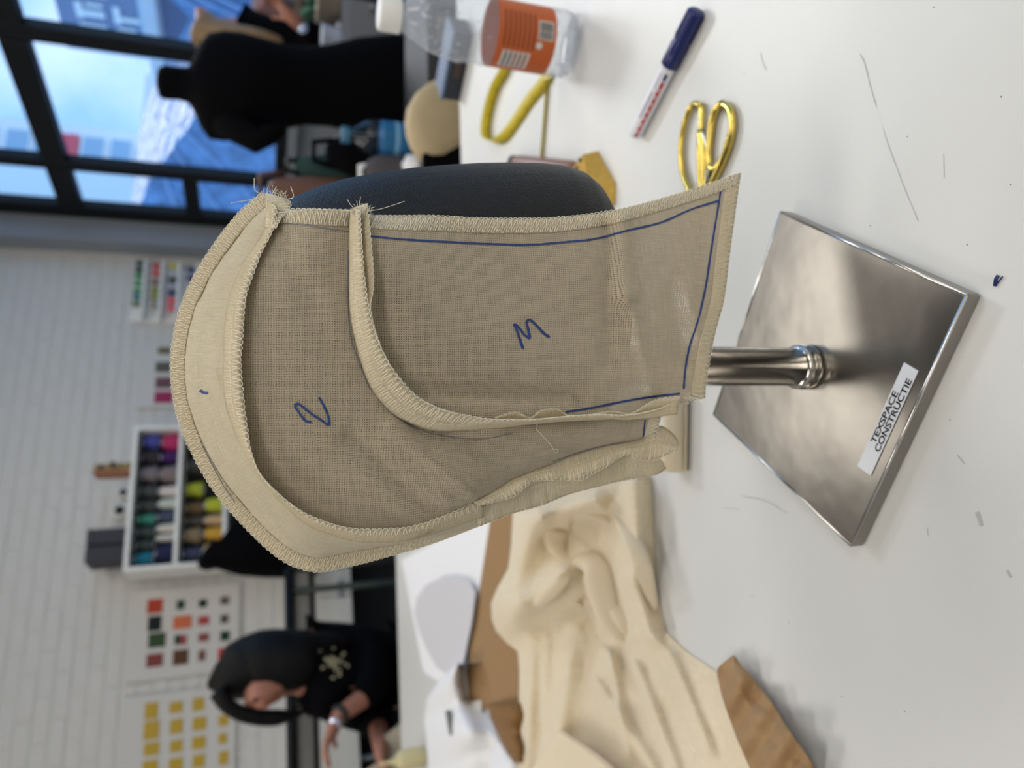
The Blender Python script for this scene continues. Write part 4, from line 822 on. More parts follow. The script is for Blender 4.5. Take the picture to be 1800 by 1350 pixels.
# small thread rack upper wall
b_ = BW-.10; aR0 = AB(250, 553, b_)[0]; aR1 = AB(250, 457, b_)[0]
rack = empty('spool_rack', R((aR0+aR1)/2, b_+.05, AB(345, 500, b_)[1]), 'white tiered wall rack of small thread spools', 'rack', rz=PHI)
zr = [AB(x, 505, b_)[1] for x in (252, 283, 313, 345)]
for z in zr: room_box('rack_board', aR0, aR1, b_, b_+.09, z-.008, z+.008, M['white'], rack, bevel=.001)
room_box('back_panel', aR0, aR1, b_+.085, b_+.092, zr[3], zr[0]+.08, M['white'], rack)
SPC = [(0, [(462, (46, 92, 64), 'bottle green'), (474, (36, 60, 48), 'darkest green'), (485, (50, 140, 70), 'grass green'), (498, (60, 150, 80), 'brightest green'), (511, (50, 140, 90), 'emerald'), (522, (56, 120, 130), 'teal'), (534, (96, 120, 80), 'moss green')]),
       (1, [(466, (200, 60, 50), 'tomato red'), (478, (214, 78, 60), 'orange red'), (494, (140, 110, 96), 'brown'), (508, (150, 152, 60), 'olive'), (520, (150, 156, 62), 'lighter olive'), (535, (150, 146, 130), 'beige')]),
       (2, [(465, (206, 190, 30), 'yellow'), (478, (190, 190, 200), 'pale grey'), (490, (60, 58, 62), 'charcoal'), (501, (180, 184, 196), 'silver grey'), (512, (40, 50, 104), 'indigo'), (526, (236, 72, 92), 'hot pink'), (539, (232, 84, 100), 'coral pink')]), (3, [(470, (24, 36, 100), 'navy'), (484, (26, 40, 96), 'second navy')])]
NMc = {0: 'first', 1: 'second', 2: 'third', 3: 'lowest'}
for rw, lst in SPC:
    for n_, (py, col, cn_) in enumerate(lst):
        a = AB(250, py, b_+.03)[0]; z = zr[rw]+.008; t = empty('thread_spool', R(a, b_+.035, z), 'small %s thread spool on the %s tier of the white wall rack' % (cn_, NMc[rw]), 'thread spool', 'spools on the %s tier of the wall rack' % NMc[rw])
        MB().lathe([(.014, .004), (.017, .008), (.017, .052), (.014, .056)], (0, 0, 0), 14).build('thread', mat('spool_thread', col, .7), t, True, wv=False); MB().lathe([(.016, 0), (.016, .004), (.006, .005), (.006, .056), (.015, .058), (.015, .062)], (0, 0, 0), 12).build('reel', M['wplastic'], t, True, wv=False)
# black garment hanging by the cabinet
gp = [AB(x, y, 3.75) for x, y in ((346, 992), (352, 1000), (372, 996), (392, 1002), (420, 1010), (470, 1014), (535, 1014), (560, 1010), (560, 900), (470, 890), (420, 905), (385, 950), (362, 962))]
vs = []; n = len(gp)
ga = sum(p[0] for p in gp)/n; gz = sum(p[1] for p in gp)/n
for lay, (bb, sc__) in enumerate(((3.83, .90), (3.75, 1.0), (3.69, .86))):
    for a, z in gp: vs.append(R(ga+(a-ga)*sc__, bb, gz+(z-gz)*(sc__ if lay == 0 else (sc__+1)/2)))
fs = [tuple(range(n)), tuple(2*n+i for i in range(n))[::-1]]+[(l*n+i, l*n+(i+1) % n, (l+1)*n+(i+1) % n, (l+1)*n+i) for l in (0, 1) for i in range(n)]
gm = empty('black_jacket', R(ga, 3.75, gz-.5), 'black jacket hanging on a stand below the thread cabinet', 'jacket')
MB().add(vs, fs).build('jacket_cloth', M['black'], gm, True)
p = R(AB(346, 985, 3.9)[0]-.0, 3.9, 0); MB().tube([R(ga, 3.76, 0.02), R(ga, 3.76, gz)], .014, 10).build('stand_pole', M['blackp'], gm); MB().lathe([(.16, .0), (.16, .015), (.02, .03)], R(ga, 3.76, 0), 24).build('stand_foot', M['blackp'], gm, True)
# low white cabinet, dark shelf beneath, black rail
CB = 3.95
lc = empty('low_cabinet', R(.4, CB, 0), 'long low white cabinet against the brick wall', 'cabinet', rz=PHI)
zc0, zc1 = AB(622, 1100, CB)[1], AB(552, 1100, CB)[1]; aL = -1.4; aRr = AB(560, 880, CB)[0]
room_box('body', aL, aRr, CB+.02, BW-.03, zc0, zc1, M['white'], lc, bevel=.003)
for k in range(5): a = aL+(aRr-aL)*k/5; room_box('door', a+.004, a+(aRr-aL)/5-.004, CB, CB+.019, zc0+.004, zc1-.004, M['white'], lc, bevel=.002)
fbox('handle', 594, 1020, 600, 1050, CB-.02, .018, M['grey'], lc)
room_box('open_shelf', aL, aRr, CB+.3, BW-.03, .05, zc0, mat('dark_interior', (40, 40, 44), .9), lc)
room_box('plinth', aL, aRr, CB+.02, BW-.03, 0, .05, M['blackp'], lc)
for a in (aL+.01, aRr-.01, (aL+aRr)/2): room_box('upright', a-.01, a+.01, CB+.02, CB+.3, .05, zc0, M['grey'], lc)
BLN = ['charcoal fabric bale at the left end of the open shelf under the cabinet', 'brownish black fabric bale second from the left under the cabinet', 'ink blue fabric bale under the white cabinet', 'taupe grey fabric bale under the white cabinet', 'charcoal fabric bale at the right end under the cabinet']
for k in range(5):
    a = (-.52, -.30, -.08, .40, .64)[k]; hgt = (.40, .36, .45, .33, .42)[k]; o = room_box('fabric_bale', a, a+.17, CB+.04, CB+.28, .055, .055+hgt, mat('bale', ((44, 44, 48), (58, 52, 50), (34, 36, 46), (70, 64, 60), (50, 50, 52))[k], .9), bevel=.02)
    tag(o, BLN[k], 'fabric', 'dark fabric bales under the cabinet')
RB = 3.5
rail = empty('metal_trestle', R(.3, RB, 0), 'black tubular metal trestle rail in front of the brick wall', 'rail', rz=PHI)
z5 = AB(511, 1200, RB)[1]; aA, aB = AB(510, 1000, RB)[0], -1.2
MB().tube([R(aA, RB, z5), R(aB, RB, z5)], .022, 12).build('top_rail', M['blackp'], rail, True)
for py in (1040, 1236): a = AB(510, py, RB)[0]; MB().tube([R(a, RB, z5), R(a, RB, 0)], .016, 10).build('post', mat('dark_green_steel', (22, 40, 34), .5), rail, True)
MB().tube([R(aA, RB, 0), R(aA, RB, z5)], .016, 10).build('post', M['blackp'], rail, True)
zz_ = AB(552, 1200, RB)[1]; room_box('tray_panel', aB, aA, RB+.02, RB+.03, zz_-.02, z5-.02, mat('rail_panel', (150, 146, 138), .6), rail)
MB().tube([R(aA, RB, zz_), R(aB, RB, zz_)], .010, 10).build('lower_rail', M['blackp'], rail, True)

# ------------------------------------------------------------------ people
def skinned(name, J, E, m, parent, sub=2, root=None):
    names = list(J); me = bpy.data.meshes.new(name); me.from_pydata([tuple(J[k][0]) for k in names], [(names.index(a), names.index(b)) for a, b in E], [])
    o = bpy.data.objects.new(name, me); C.objects.link(o); md = o.modifiers.new('s', 'SKIN'); md.use_smooth_shade = True
    for i, k in enumerate(names):
        r = J[k][1]; sv = me.skin_vertices[0].data[i]; sv.radius = r if isinstance(r, tuple) else (r, r); sv.use_root = (k == (root or names[0]))
    sb = o.modifiers.new('d', 'SUBSURF'); sb.levels = sub; sb.render_levels = sub; bpy.context.view_layer.update()
    me2 = mesh_from_bm_obj(o); bpy.data.objects.remove(o); return link(name, me2, m, parent, True)
def hand(J, E, wrist, tipdir, palmn, pre, s=1.0):
    """five fingers leaving a palm: unequal, slightly curled"""
    w = Vector(wrist); d = Vector(tipdir).normalized(); n = Vector(palmn).normalized(); side = d.cross(n).normalized()
    J[pre+'palm'] = (w+d*.045*s, (.030*s, .017*s)); E.append((pre+'wrist', pre+'palm'))
    for i, (o_, L) in enumerate(((-.026, .062), (-.009, .074), (.009, .070), (.025, .054))):
        b = w+d*.082*s+side*o_*s; k1 = b+d*L*.45*s+n*.008*s; k2 = k1+(d*.75+n*.65).normalized()*L*.5*s
        for nm, p, r in (('b', b, .0095), ('m', k1, .0085), ('t', k2, .007)): J['%s%s%d' % (pre, nm, i)] = (p, r*s)
        E += [(pre+'palm', '%sb%d' % (pre, i)), ('%sb%d' % (pre, i), '%sm%d' % (pre, i)), ('%sm%d' % (pre, i), '%st%d' % (pre, i))]
    b = w+d*.03*s-side*.034*s; J[pre+'q0'] = (b, .011*s); J[pre+'q1'] = (b+(d*.7-side*.6+n*.3).normalized()*.034*s, .009*s); J[pre+'q2'] = (b+(d*1.0-side*.6+n*.6).normalized()*.060*s, .007*s)
    E += [(pre+'palm', pre+'q0'), (pre+'q0', pre+'q1'), (pre+'q1', pre+'q2')]
# dark haired person bent over the far table
YP = 2.55
def wp(px, py, Y=YP): return W(px, py, Y)
pelvis = wp(760, 1185, 2.75); pelvis.z = .80
pr_ = empty('person', (pelvis.x, pelvis.y, 0), 'person with long dark hair and a black printed shirt, bent over work with head bowed', 'person')
J = {'pelvis': (pelvis, (.15, .11)), 'waist': (wp(690, 1172, 2.72), (.12, .095)), 'chest': (wp(610, 1168, 2.64), (.15, .11)), 'collar': (wp(545, 1175, 2.60), (.10, .075)), 'neck': (wp(508, 1183, 2.56), .052),
     'skull': (wp(458, 1206, 2.50), (.066, .074)), 'crown': (wp(424, 1208, 2.49), (.070, .076)), 'chin': (wp(486, 1226, 2.46), .034), 'nose': (wp(458, 1246, 2.43), .012), 
     'shR': (wp(560, 1130, 2.66), .062), 'elR': (wp(655, 1140, 2.60), .048), 'loR': (wp(655, 1215, 2.44), .040), 'rwrist': (wp(590, 1262, 2.36), .026),
     'shL': (wp(572, 1222, 2.52), .058), 'elL': (wp(665, 1262, 2.66), .044), 'lwrist': (wp(668, 1308, 2.30), .027),
     'hipL': (pelvis+Vector((-.09, -.02, -.06)), .095), 'knL': (pelvis+Vector((-.10, -.06, -.38)), .062), 'anL': (pelvis+Vector((-.10, .02, -.74)), .04), 'toL': (pelvis+Vector((-.10, -.14, -.775)), .03),
     'hipR': (pelvis+Vector((.09, .0, -.06)), .095), 'knR': (pelvis+Vector((.10, -.02, -.38)), .062), 'anR': (pelvis+Vector((.10, .05, -.74)), .04), 'toR': (pelvis+Vector((.11, -.11, -.775)), .03)}
E = [('pelvis', 'waist'), ('waist', 'chest'), ('chest', 'collar'), ('collar', 'neck'), ('neck', 'skull'), ('skull', 'crown'), ('skull', 'chin'), ('skull', 'nose'), ('collar', 'shR'), ('shR', 'elR'), ('elR', 'loR'), ('loR', 'rwrist'), ('collar', 'shL'), ('shL', 'elL'), ('elL', 'lwrist'),
     ('pelvis', 'hipL'), ('hipL', 'knL'), ('knL', 'anL'), ('anL', 'toL'), ('pelvis', 'hipR'), ('hipR', 'knR'), ('knR', 'anR'), ('anR', 'toR')]
hand(J, E, J['rwrist'][0], wp(566, 1330, 2.30)-J['rwrist'][0], (-.2, -.3, -1), 'r', 1.0); hand(J, E, J['lwrist'][0], wp(672, 1350, 2.22)-J['lwrist'][0], (0, -.2, -1), 'l', .95)
skinned('body', J, E, M['skin'], pr_, 2)
def up_(r, k): return tuple(x+k for x in r) if isinstance(r, tuple) else r+k
keep = ['pelvis', 'waist', 'chest', 'collar', 'shR', 'elR', 'loR', 'shL', 'elL']
Js = {k: (J[k][0], up_(J[k][1], .030)) for k in keep}; Js['ct'] = (J['collar'][0].lerp(J['neck'][0], .75), .074); Js['loR'] = (J['loR'][0], .064); Js['cuffR'] = (J['loR'][0].lerp(J['rwrist'][0], .42), .044); Js['cuffL'] = (J['elL'][0].lerp(J['lwrist'][0], .5), .060)
skinned('shirt', Js, [('pelvis', 'waist'), ('waist', 'chest'), ('chest', 'collar'), ('collar', 'ct'), ('collar', 'shR'), ('shR', 'elR'), ('elR', 'loR'), ('loR', 'cuffR'), ('collar', 'shL'), ('shL', 'elL'), ('elL', 'cuffL')], mat('black_shirt', (5, 6, 10), .95, Specular_IOR_Level=.1), pr_, 2)
Jt = {k: (J[k][0], up_(J[k][1], .014)) for k in ('pelvis', 'hipL', 'knL', 'anL', 'hipR', 'knR', 'anR')}
skinned('trousers', Jt, [('pelvis', 'hipL'), ('hipL', 'knL'), ('knL', 'anL'), ('pelvis', 'hipR'), ('hipR', 'knR'), ('knR', 'anR')], M['black'], pr_, 1)
hb_ = MB(); hp_ = [(366, 1206, 2.53), (380, 1200, 2.53), (404, 1190, 2.54), (438, 1172, 2.56), (475, 1163, 2.555), (515, 1160, 2.55), (555, 1146, 2.56), (590, 1132, 2.56), (615, 1132, 2.55)]
c = spl(hp_, 36); rr_ = np.interp(np.linspace(0, 1, 36), [0, .08, .22, .4, .55, .7, .85, 1], [.012, .055, .098, .108, .104, .092, .055, .010])
hb_.tube([wp(*p) for p in c], list(rr_), 28); hb_.build('hair', M['hair'], pr_, True)
c = spl([(384, 1215, 2.47), (400, 1240, 2.45), (430, 1256, 2.45), (470, 1262, 2.46), (510, 1258, 2.47), (538, 1250, 2.48)], 20); MB().tube([wp(*p) for p in c], list(np.interp(np.linspace(0, 1, 20), [0, .2, .7, 1], [.03, .024, .026, .006])), 12).build('hair_strand', M['hair'], pr_, True)
for py, Y in ((1231, 2.425), (1252, 2.435)): p = wp(449, py, Y); MB().lathe([(.001, -.007), (.008, -.003), (.008, .003), (.001, .007)], p, 10).build('eye', M['hair'], pr_, True)
MB().tube([wp(469, 1234, 2.428), wp(470, 1240, 2.422), wp(469, 1247, 2.428)], .004, 6).build('mouth', mat('lips', (150, 70, 66), .5), pr_, True)
wr = J['rwrist'][0]; qd = (wr-J['loR'][0]).normalized(); qq = qd.to_track_quat('Z', 'Y').to_matrix(); c_ = wr-qd*.02
MB().lathe([(.031, -.010), (.034, -.006), (.034, .006), (.031, .010)], c_, 24, axis=qq).build('watch_strap', mat('strap_dark', (50, 46, 44), .6), pr_, True)
MB().lathe([(.018, .0), (.020, .002), (.020, .008), (.017, .010)], c_+Vector((-.01, -.028, .018)), 24, axis=Vector((-.3, -.8, .5)).to_track_quat('Z', 'Y').to_matrix()).build('watch_face', mat('bright_dial', (214, 226, 250), .15, .6), pr_, True)
pm = MB()
for k in range(34):
    x, y = random.gauss(588, 9), random.gauss(1163, 12); r = .003+.004*random.random(); pm.lathe([(.0005, -.002), (r, 0), (.0005, .002)], wp(x, y, 2.445+random.uniform(-.01, .01)), 7, axis=Vector((0, -1, .2)).to_track_quat('Z', 'Y').to_matrix())
tag(pm.build('flower_print', mat('print_pale', (150, 146, 120), .8), pr_), kind='stuff')
# cloth the person works on
def wk(x, y, t): return .05+.05*math.sin(PI*t)*math.sin((y-1200)/40)+.012*math.sin(x/7+y/11)
tw = slab('sewing_table', [(-1.75, 2.06), (-.30, 2.31), (-.42, 2.50), (-1.90, 2.42)], 'dark topped narrow table in front of the bent person', M['blackp'], z=.80, th=.03, legs=((-1.65, 2.15), (-.45, 2.36)))
cl0 = MB(); vs = []; fs = []
for i in range(14):
    for j in range(14):
        x, y = -1.42+i*.034, 2.19+j*.017; vs.append((x, y, .806+.17*math.exp(-((i-5)**2+(j-7)**2)/16)*(1+.25*math.sin(i*1.7+j))))
        if i and j: fs.append(((i-1)*14+j-1, i*14+j-1, i*14+j, (i-1)*14+j))
o = cl0.add(vs, fs).build('draped_fabric', mat('taupe_cloth', (170, 160, 140), .9), None, True); sm = o.modifiers.new('t', 'SOLIDIFY'); sm.thickness = .002; tag(o, 'taupe cloth being handled by the dark haired person', 'fabric')

# blonde person behind the dress form
YB = 3.25
pv = wp(640, 98, YB); pv.z = .92
pb = empty('person', (pv.x, pv.y, 0), 'blonde person in black top and dark jeans standing behind the dress form, one hand raised', 'person')
J = {'pelvis': (pv, (.15, .11)), 'waist': (wp(560, 98, YB), (.12, .09)), 'chest': (wp(470, 92, YB), (.15, .11)), 'collar': (wp(410, 75, YB), (.10, .07)), 'neck': (wp(382, 58, YB-.02), .05), 'skull': (wp(356, 46, YB-.02), (.068, .075)), 'crown': (wp(342, 44, YB-.02), (.068, .072)), 'nose': (wp(360, 20, YB+.07), .012),
     'shR': (wp(440, 50, YB-.05), .055), 'elR': (wp(575, 78, YB-.22), .042), 'rwrist': (wp(520, 38, YB-.40), .026), 'shL': (wp(430, 130, YB+.05), .055), 'elL': (wp(560, 140, YB+.05), .042), 'lwrist': (wp(640, 120, YB-.1), .026)}
E = [('pelvis', 'waist'), ('waist', 'chest'), ('chest', 'collar'), ('collar', 'neck'), ('neck', 'skull'), ('skull', 'crown'), ('skull', 'nose'), ('collar', 'shR'), ('shR', 'elR'), ('elR', 'rwrist'), ('collar', 'shL'), ('shL', 'elL'), ('elL', 'lwrist')]
for s, k in ((-1, 'A'), (1, 'B')):
    J['hip'+k] = (pv+Vector((s*.09, 0, -.08)), .095); J['kn'+k] = (pv+Vector((s*.10, -.02, -.46)), .062); J['an'+k] = (pv+Vector((s*.10, .03, -.85)), .04); J['to'+k] = (pv+Vector((s*.12, -.13, -.89)), .028); E += [('pelvis', 'hip'+k), ('hip'+k, 'kn'+k), ('kn'+k, 'an'+k), ('an'+k, 'to'+k)]
hand(J, E, J['rwrist'][0], wp(492, 8, YB-.42)-J['rwrist'][0], (-1, 0, .2), 'r'); hand(J, E, J['lwrist'][0], (0, -.6, -.8), (-1, 0, 0), 'l')
skinned('body', J, E, M['skin'], pb, 2)
Js = {k: (J[k][0], up_(J[k][1], .02)) for k in ('pelvis', 'waist', 'chest', 'collar', 'shR', 'elR', 'shL', 'elL')}; Js['pelvis'] = (pv+Vector((0, 0, .08)), (.165, .125)); Js['ct'] = (J['neck'][0], .058); Js['cR'] = (J['elR'][0].lerp(J['rwrist'][0], .92), .042); Js['cL'] = (J['elL'][0].lerp(J['lwrist'][0], .9), .034)
skinned('jumper', Js, [('pelvis', 'waist'), ('waist', 'chest'), ('chest', 'collar'), ('collar', 'ct'), ('collar', 'shR'), ('shR', 'elR'), ('elR', 'cR'), ('collar', 'shL'), ('shL', 'elL'), ('elL', 'cL')], M['black'], pb, 2)
Jt = {k: (J[k][0], up_(J[k][1], .018)) for k in ('pelvis', 'hipA', 'knA', 'anA', 'hipB', 'knB', 'anB')}
skinned('jeans', Jt, [('pelvis', 'hipA'), ('hipA', 'knA'), ('knA', 'anA'), ('pelvis', 'hipB'), ('hipB', 'knB'), ('knB', 'anB')], M['jeans'], pb, 1)
Jh = {'top': (wp(343, 42, YB-.07), (.098, .095)), 'back': (wp(370, 62, YB-.07), (.08, .075)), 'h1': (wp(410, 66, YB-.16), (.062, .05)), 'h2': (wp(450, 66, YB-.20), (.048, .04)), 'h3': (wp(500, 74, YB-.20), .018)}
skinned('hair', Jh, [('top', 'back'), ('back', 'h1'), ('h1', 'h2'), ('h2', 'h3')], M['blonde'], pb, 2)
wr = J['rwrist'][0].lerp(J['elR'][0], .2); MB().lathe([(.018, -.004), (.021, 0), (.018, .006)], wr+Vector((-.02, -.03, 0)), 16, axis=Vector((-.3, -1, .1)).to_track_quat('Z', 'Y').to_matrix()).build('watch_face', mat('dial_blue', (190, 210, 245), .2, .5), pb, True)

# ------------------------------------------------------------------ black dress form
YM = 2.35; mc = W(500, 150, YM)
df = empty('dress_form', (mc.x, YM, 0), 'black tailor dress form with a capped neck, standing in front of the window', 'dress form')
secs = [(276, 145, .018, .018), (280, 145, .042, .04), (292, 145, .049, .048), (315, 147, .047, .046), (332, 150, .052, .05), (342, 150, .085, .065), (352, 151, .125, .08), (368, 152, .160, .092), (395, 152, .166, .105), (425, 152, .160, .118), (450, 153, .150, .120), (490, 153, .132, .105), (535, 152, .120, .092), (580, 151, .128, .098), (630, 150, .150, .115), (690, 149, .160, .125), (740, 148, .156, .122), (775, 147, .12, .09)]
rows = []
for px, py, rx, ry in secs:
    p = W(px, py, YM); rows.append([(p.x+rx*math.cos(a), YM+ry*math.sin(a), p.z) for a in [2*PI*k/36 for k in range(36)]])
vs = [p for r in rows for p in r]; fs = [(i*36+k, i*36+(k+1) % 36, (i+1)*36+(k+1) % 36, (i+1)*36+k) for i in range(len(rows)-1) for k in range(36)]; fs += [tuple(range(36)), tuple((len(rows)-1)*36+k for k in range(36))[::-1]]
MB().add(vs, fs).build('torso', M['black'], df, True)
pz = W(770, 147, YM); MB().tube([(pz.x, YM, .04), (pz.x, YM, pz.z+.02)], .018, 14).build('pole', M['blackp'], df, True)
for k in range(4): a = PI/4+k*PI/2; MB().tube([(pz.x, YM, .10), (pz.x+.14*math.cos(a), YM+.14*math.sin(a), .06), (pz.x+.26*math.cos(a), YM+.26*math.sin(a), .013)], .013, 8).build('leg', M['blackp'], df, True)
# arm sleeve pinned to the form (the bulge at its left)
p0, p1, p2 = W(385, 208, YM-.02), W(450, 248, YM-.10), W(500, 225, YM-.14)
MB().tube([p0, p0.lerp(p1, .5), p1, p1.lerp(p2, .5), p2], [.045, .042, .036, .030, .012], 14).build('pinned_sleeve', M['black'], df, True)

# ------------------------------------------------------------------ desk and things behind the right hand part of the table
dk = slab('side_desk', [(.42, 1.78), (1.75, 1.78), (1.75, 2.08), (.42, 2.08)], 'dark desk beyond the work table carrying the water bottle', mat('dark_desk', (52, 52, 56), .6), z=.90, th=.03, legs=((.5, 1.86), (1.68, 1.86), (.5, 2.0), (1.68, 2.0)))
DZ = .90
w0 = W(735, 252, 1.86); wb_ = empty('water_bottle', (w0.x, 1.86, DZ), 'clear water bottle with a blue label and blue cap on the dark desk', 'bottle')
zt1 = W(600, 250, 1.86).z; hh = zt1-DZ; rw = .047
MB().lathe([(rw*.8, DZ), (rw, DZ+.008), (rw, DZ+hh*.62), (rw*.85, DZ+hh*.72), (rw*.4, DZ+hh*.86), (.016, DZ+hh*.9)], (w0.x, 1.86, 0), 32).build('bottle_body', glass_mat('blue_clear', (.80, .90, .95), ior=1.5), wb_, True)
MB().lathe([(rw*1.01, DZ+hh*.16), (rw*1.012, DZ+hh*.17), (rw*1.012, DZ+hh*.50), (rw*1.01, DZ+hh*.51)], (w0.x, 1.86, 0), 32).build('label', mat('blue_label', (30, 104, 156), .4), wb_, True)
MB().lathe([(rw*1.016, DZ+hh*.30), (rw*1.018, DZ+hh*.305), (rw*1.018, DZ+hh*.35), (rw*1.016, DZ+hh*.355)], (w0.x, 1.86, 0), 32).build('label_band', mat('pale_blue_band', (120, 170, 206), .4), wb_, True)
MB().lathe([(.02, DZ+hh*.89), (.021, DZ+hh*.90), (.021, DZ+hh), (.017, DZ+hh*1.005)], (w0.x, 1.86, 0), 24).build('cap', mat('teal_cap', (50, 100, 130), .4), wb_, True)
def blob(name, px, py, Y, rx, ry, h, m, lbl, cat, base=DZ, n=24, parts=()):
    p = W(px, py, Y); t = empty(name, (p.x, Y, base), lbl, cat)
    MB().lathe([(.55, 0), (.92, .10), (1, .35), (.92, .72), (.62, .94), (.2, 1)], (0, 0, 0), n, rx, ry).build('body', m, t, True, wv=False)
    for o in C.objects:
        if o.parent == t: o.scale = (1, 1, h)
    for (nm, mm, dx, dz, r) in parts: MB().tube([(dx-r, 0, h*.9), (dx-r*.7, 0, h+dz), (dx+r*.7, 0, h+dz), (dx+r, 0, h*.9)], .008, 8).build(nm, mm, t, True, wv=False)
    return t
zof = lambda px, py, Y: W(px, py, Y).z-DZ
blob('handbag', 612, 272, 1.95, .062, .034, zof(572, 272, 1.95), M['black'], 'soft black handbag left of the water bottle', 'bag', parts=(('handle', M['black'], 0, .03, .035),))
blob('rucksack', 690, 308, 1.86, .055, .04, zof(640, 308, 1.86), mat('grey_canvas', (74, 70, 74), .9), 'low grey rucksack in front of the black handbag', 'bag', parts=(('strap', M['paper'], .0, .01, .02),))
blob('green_bag', 545, 295, 2.0, .045, .04, zof(518, 295, 2.0), mat('dark_green', (22, 56, 50), .8), 'dark green bag with a rounded top on the dark desk', 'bag', parts=(('handle', M['blackp'], 0, .02, .02),))
blob('leather_bag', 500, 330, 1.98, .040, .035, zof(472, 330, 1.85), mat('brown_leather', (96, 62, 48), .6), 'brown leather bag just beyond the crown of the hood', 'bag', parts=(('handle', mat('brown_strap', (80, 50, 40), .6), 0, .02, .04),))
FD = ['pale blue', 'slate blue', 'charcoal', 'pinkish white', 'ice grey']
for i in range(5):
    p = W(470, 268, 2.04); px_ = p.x-.02+i*.016
    tag(MB().box((px_, 2.03, DZ+.10+.006*(i % 3)), (.013, .07, .20+.012*(i % 3))).build('file_folder', mat('folder', ((180, 200, 226), (110, 126, 160), (60, 62, 70), (214, 198, 204), (206, 212, 216))[i], .7), bevel=.0008), FD[i]+' upright paper folder at the back of the dark desk', 'folder', 'folders on the dark desk')
for (px, py, lbl) in ((752, 296, 'crumpled white paper ball beside the cream chair'), (722, 314, 'crumpled white tissue ball right of the rucksack')):
    p = W(px, py, 1.80); bm = bmesh.new(); bmesh.ops.create_icosphere(bm, subdivisions=3, radius=.03)
    for v in bm.verts: v.co *= 1+.22*math.sin(v.co.x*210+v.co.y*170)*math.cos(v.co.z*190); v.co += Vector((p.x, 1.80, DZ+.028))
    me = bpy.data.meshes.new('paper_ball'); bm.to_mesh(me); bm.free(); tag(link('paper_ball', me, M['paper'], None, True), lbl, 'paper')
# cream padded chair behind the table
YC = 1.60; pc_ = W(765, 215, YC)
ch = empty('padded_chair', (pc_.x, YC, 0), 'chair with a cream padded egg-shaped backrest at the far table edge', 'chair')
ol = [(712, 215), (716, 190), (730, 165), (752, 147), (778, 137), (806, 135), (850, 150), (870, 190), (860, 235), (830, 255), (800, 272), (775, 287), (752, 288), (735, 280), (722, 258), (714, 236)]
fr_ = [W(x, y, YC) for x, y in ol]; n = len(fr_); vs = []; cen = sum(fr_, Vector())/n
for dyy, s in ((-.030, .62), (-.024, .86), (-.010, .985), (.004, 1.0), (.018, .96), (.030, .80)):
    for p in fr_: q = cen+(p-cen)*s; vs.append(Vector((q.x, YC+dyy, q.z)))
fs = [tuple(range(n)), tuple(5*n+i for i in range(n))[::-1]]+[(l*n+i, l*n+(i+1) % n, (l+1)*n+(i+1) % n, (l+1)*n+i) for l in range(5) for i in range(n)]
MB().add(vs, fs).build('backrest', mat('cream_upholstery', (188, 168, 132), .8, var=.04, vscale=30), ch, True)
MB().lathe([(.19, .60), (.215, .615), (.215, .655), (.19, .67)], (pc_.x, YC+.22, 0), 40).build('seat', M['black'], ch, True)
MB().tube([(pc_.x, YC+.10, .64), (pc_.x, YC+.035, .68), (pc_.x, YC+.03, cen.z)], .016, 10).build('back_support', M['blackp'], ch, True)
MB().tube([(pc_.x, YC+.22, .08), (pc_.x, YC+.22, .61)], .022, 14).build('column', M['blackp'], ch, True)
for k in range(5): a = k*2*PI/5; MB().tube([(pc_.x, YC+.22, .09), (pc_.x+.26*math.cos(a), YC+.22+.26*math.sin(a), .05)], .014, 8).build('leg', M['blackp'], ch, True)
MB().box((pc_.x-.085, YC-.012, .905), (.12, .022, .10)).build('lower_back_pad', M['black'], ch, bevel=.008)
# furniture along the right: grey cabinet, pots, books
def frontal(name, px0, py0, px1, py1, Y, dep, m, parent=None, bevel=.004, z0=None):
    a, b = W(px0, py0, Y), W(px1, py1, Y); zz = sorted((a.z, b.z)); 
    if z0 is not None: zz[0] = z0
    return MB().box(((a.x+b.x)/2, Y+dep/2, (zz[0]+zz[1])/2), (abs(a.x-b.x), dep, zz[1]-zz[0]), 0).build(name, m, parent, bevel=bevel)
pg = W(700, 30, 2.5)
gc = empty('grey_cabinet', (pg.x, 2.7, 0), 'tall grey cabinet behind the drink bottle', 'cabinet')
mgc = mat('grey_laminate', (118, 120, 126), .6)
frontal('body', 604, 88, 760, -90, 2.55, .25, mgc, gc, z0=.02)
ga_, gb_ = W(610, 100, 2.5), W(610, 8, 2.5)
for x0, x1 in ((82, 2), (-2, -82)): frontal('door', 612, x0, 750, x1, 2.53, .016, mgc, gc, z0=.06)
frontal('handle', 650, 16, 690, 13, 2.508, .02, M['blade'], gc)
frontal('plinth', 755, 84, 760, -85, 2.57, .2, M['blackp'], gc, z0=0)
zcab = W(604, 30, 2.55).z
def pot(name, px0, px1, py, Y, r, m, lbl, cat, z=None, extra=None):
    p = W(px1, py, Y); q = W(px0, py, Y); base = z if z is not None else p.z; t = empty(name, (p.x, Y, base), lbl, cat); h = q.z-base
    MB().lathe([(r*.72, base), (r*.80, base+.004), (r, base+h*.9), (r*1.04, base+h*.92), (r*1.04, base+h), (r*.9, base+h)], (p.x, Y, 0), 24).build('pot', m, t, True)
    if extra:
        mb = MB()
        for k in range(26): a = random.uniform(0, 2*PI); L = random.uniform(.04, .09); x = p.x+r*.6*math.cos(a); y = Y+r*.6*math.sin(a); d = Vector((math.cos(a), math.sin(a), .8)).normalized(); s = d.cross(Z).normalized()*.012; b0 = Vector((x, y, base+h)); mb.add([b0, b0+d*L*.5+s, b0+d*L, b0+d*L*.5-s], [(0, 1, 2, 3)])
        tag(mb.build('leaves', extra, t), kind='stuff')
    return t
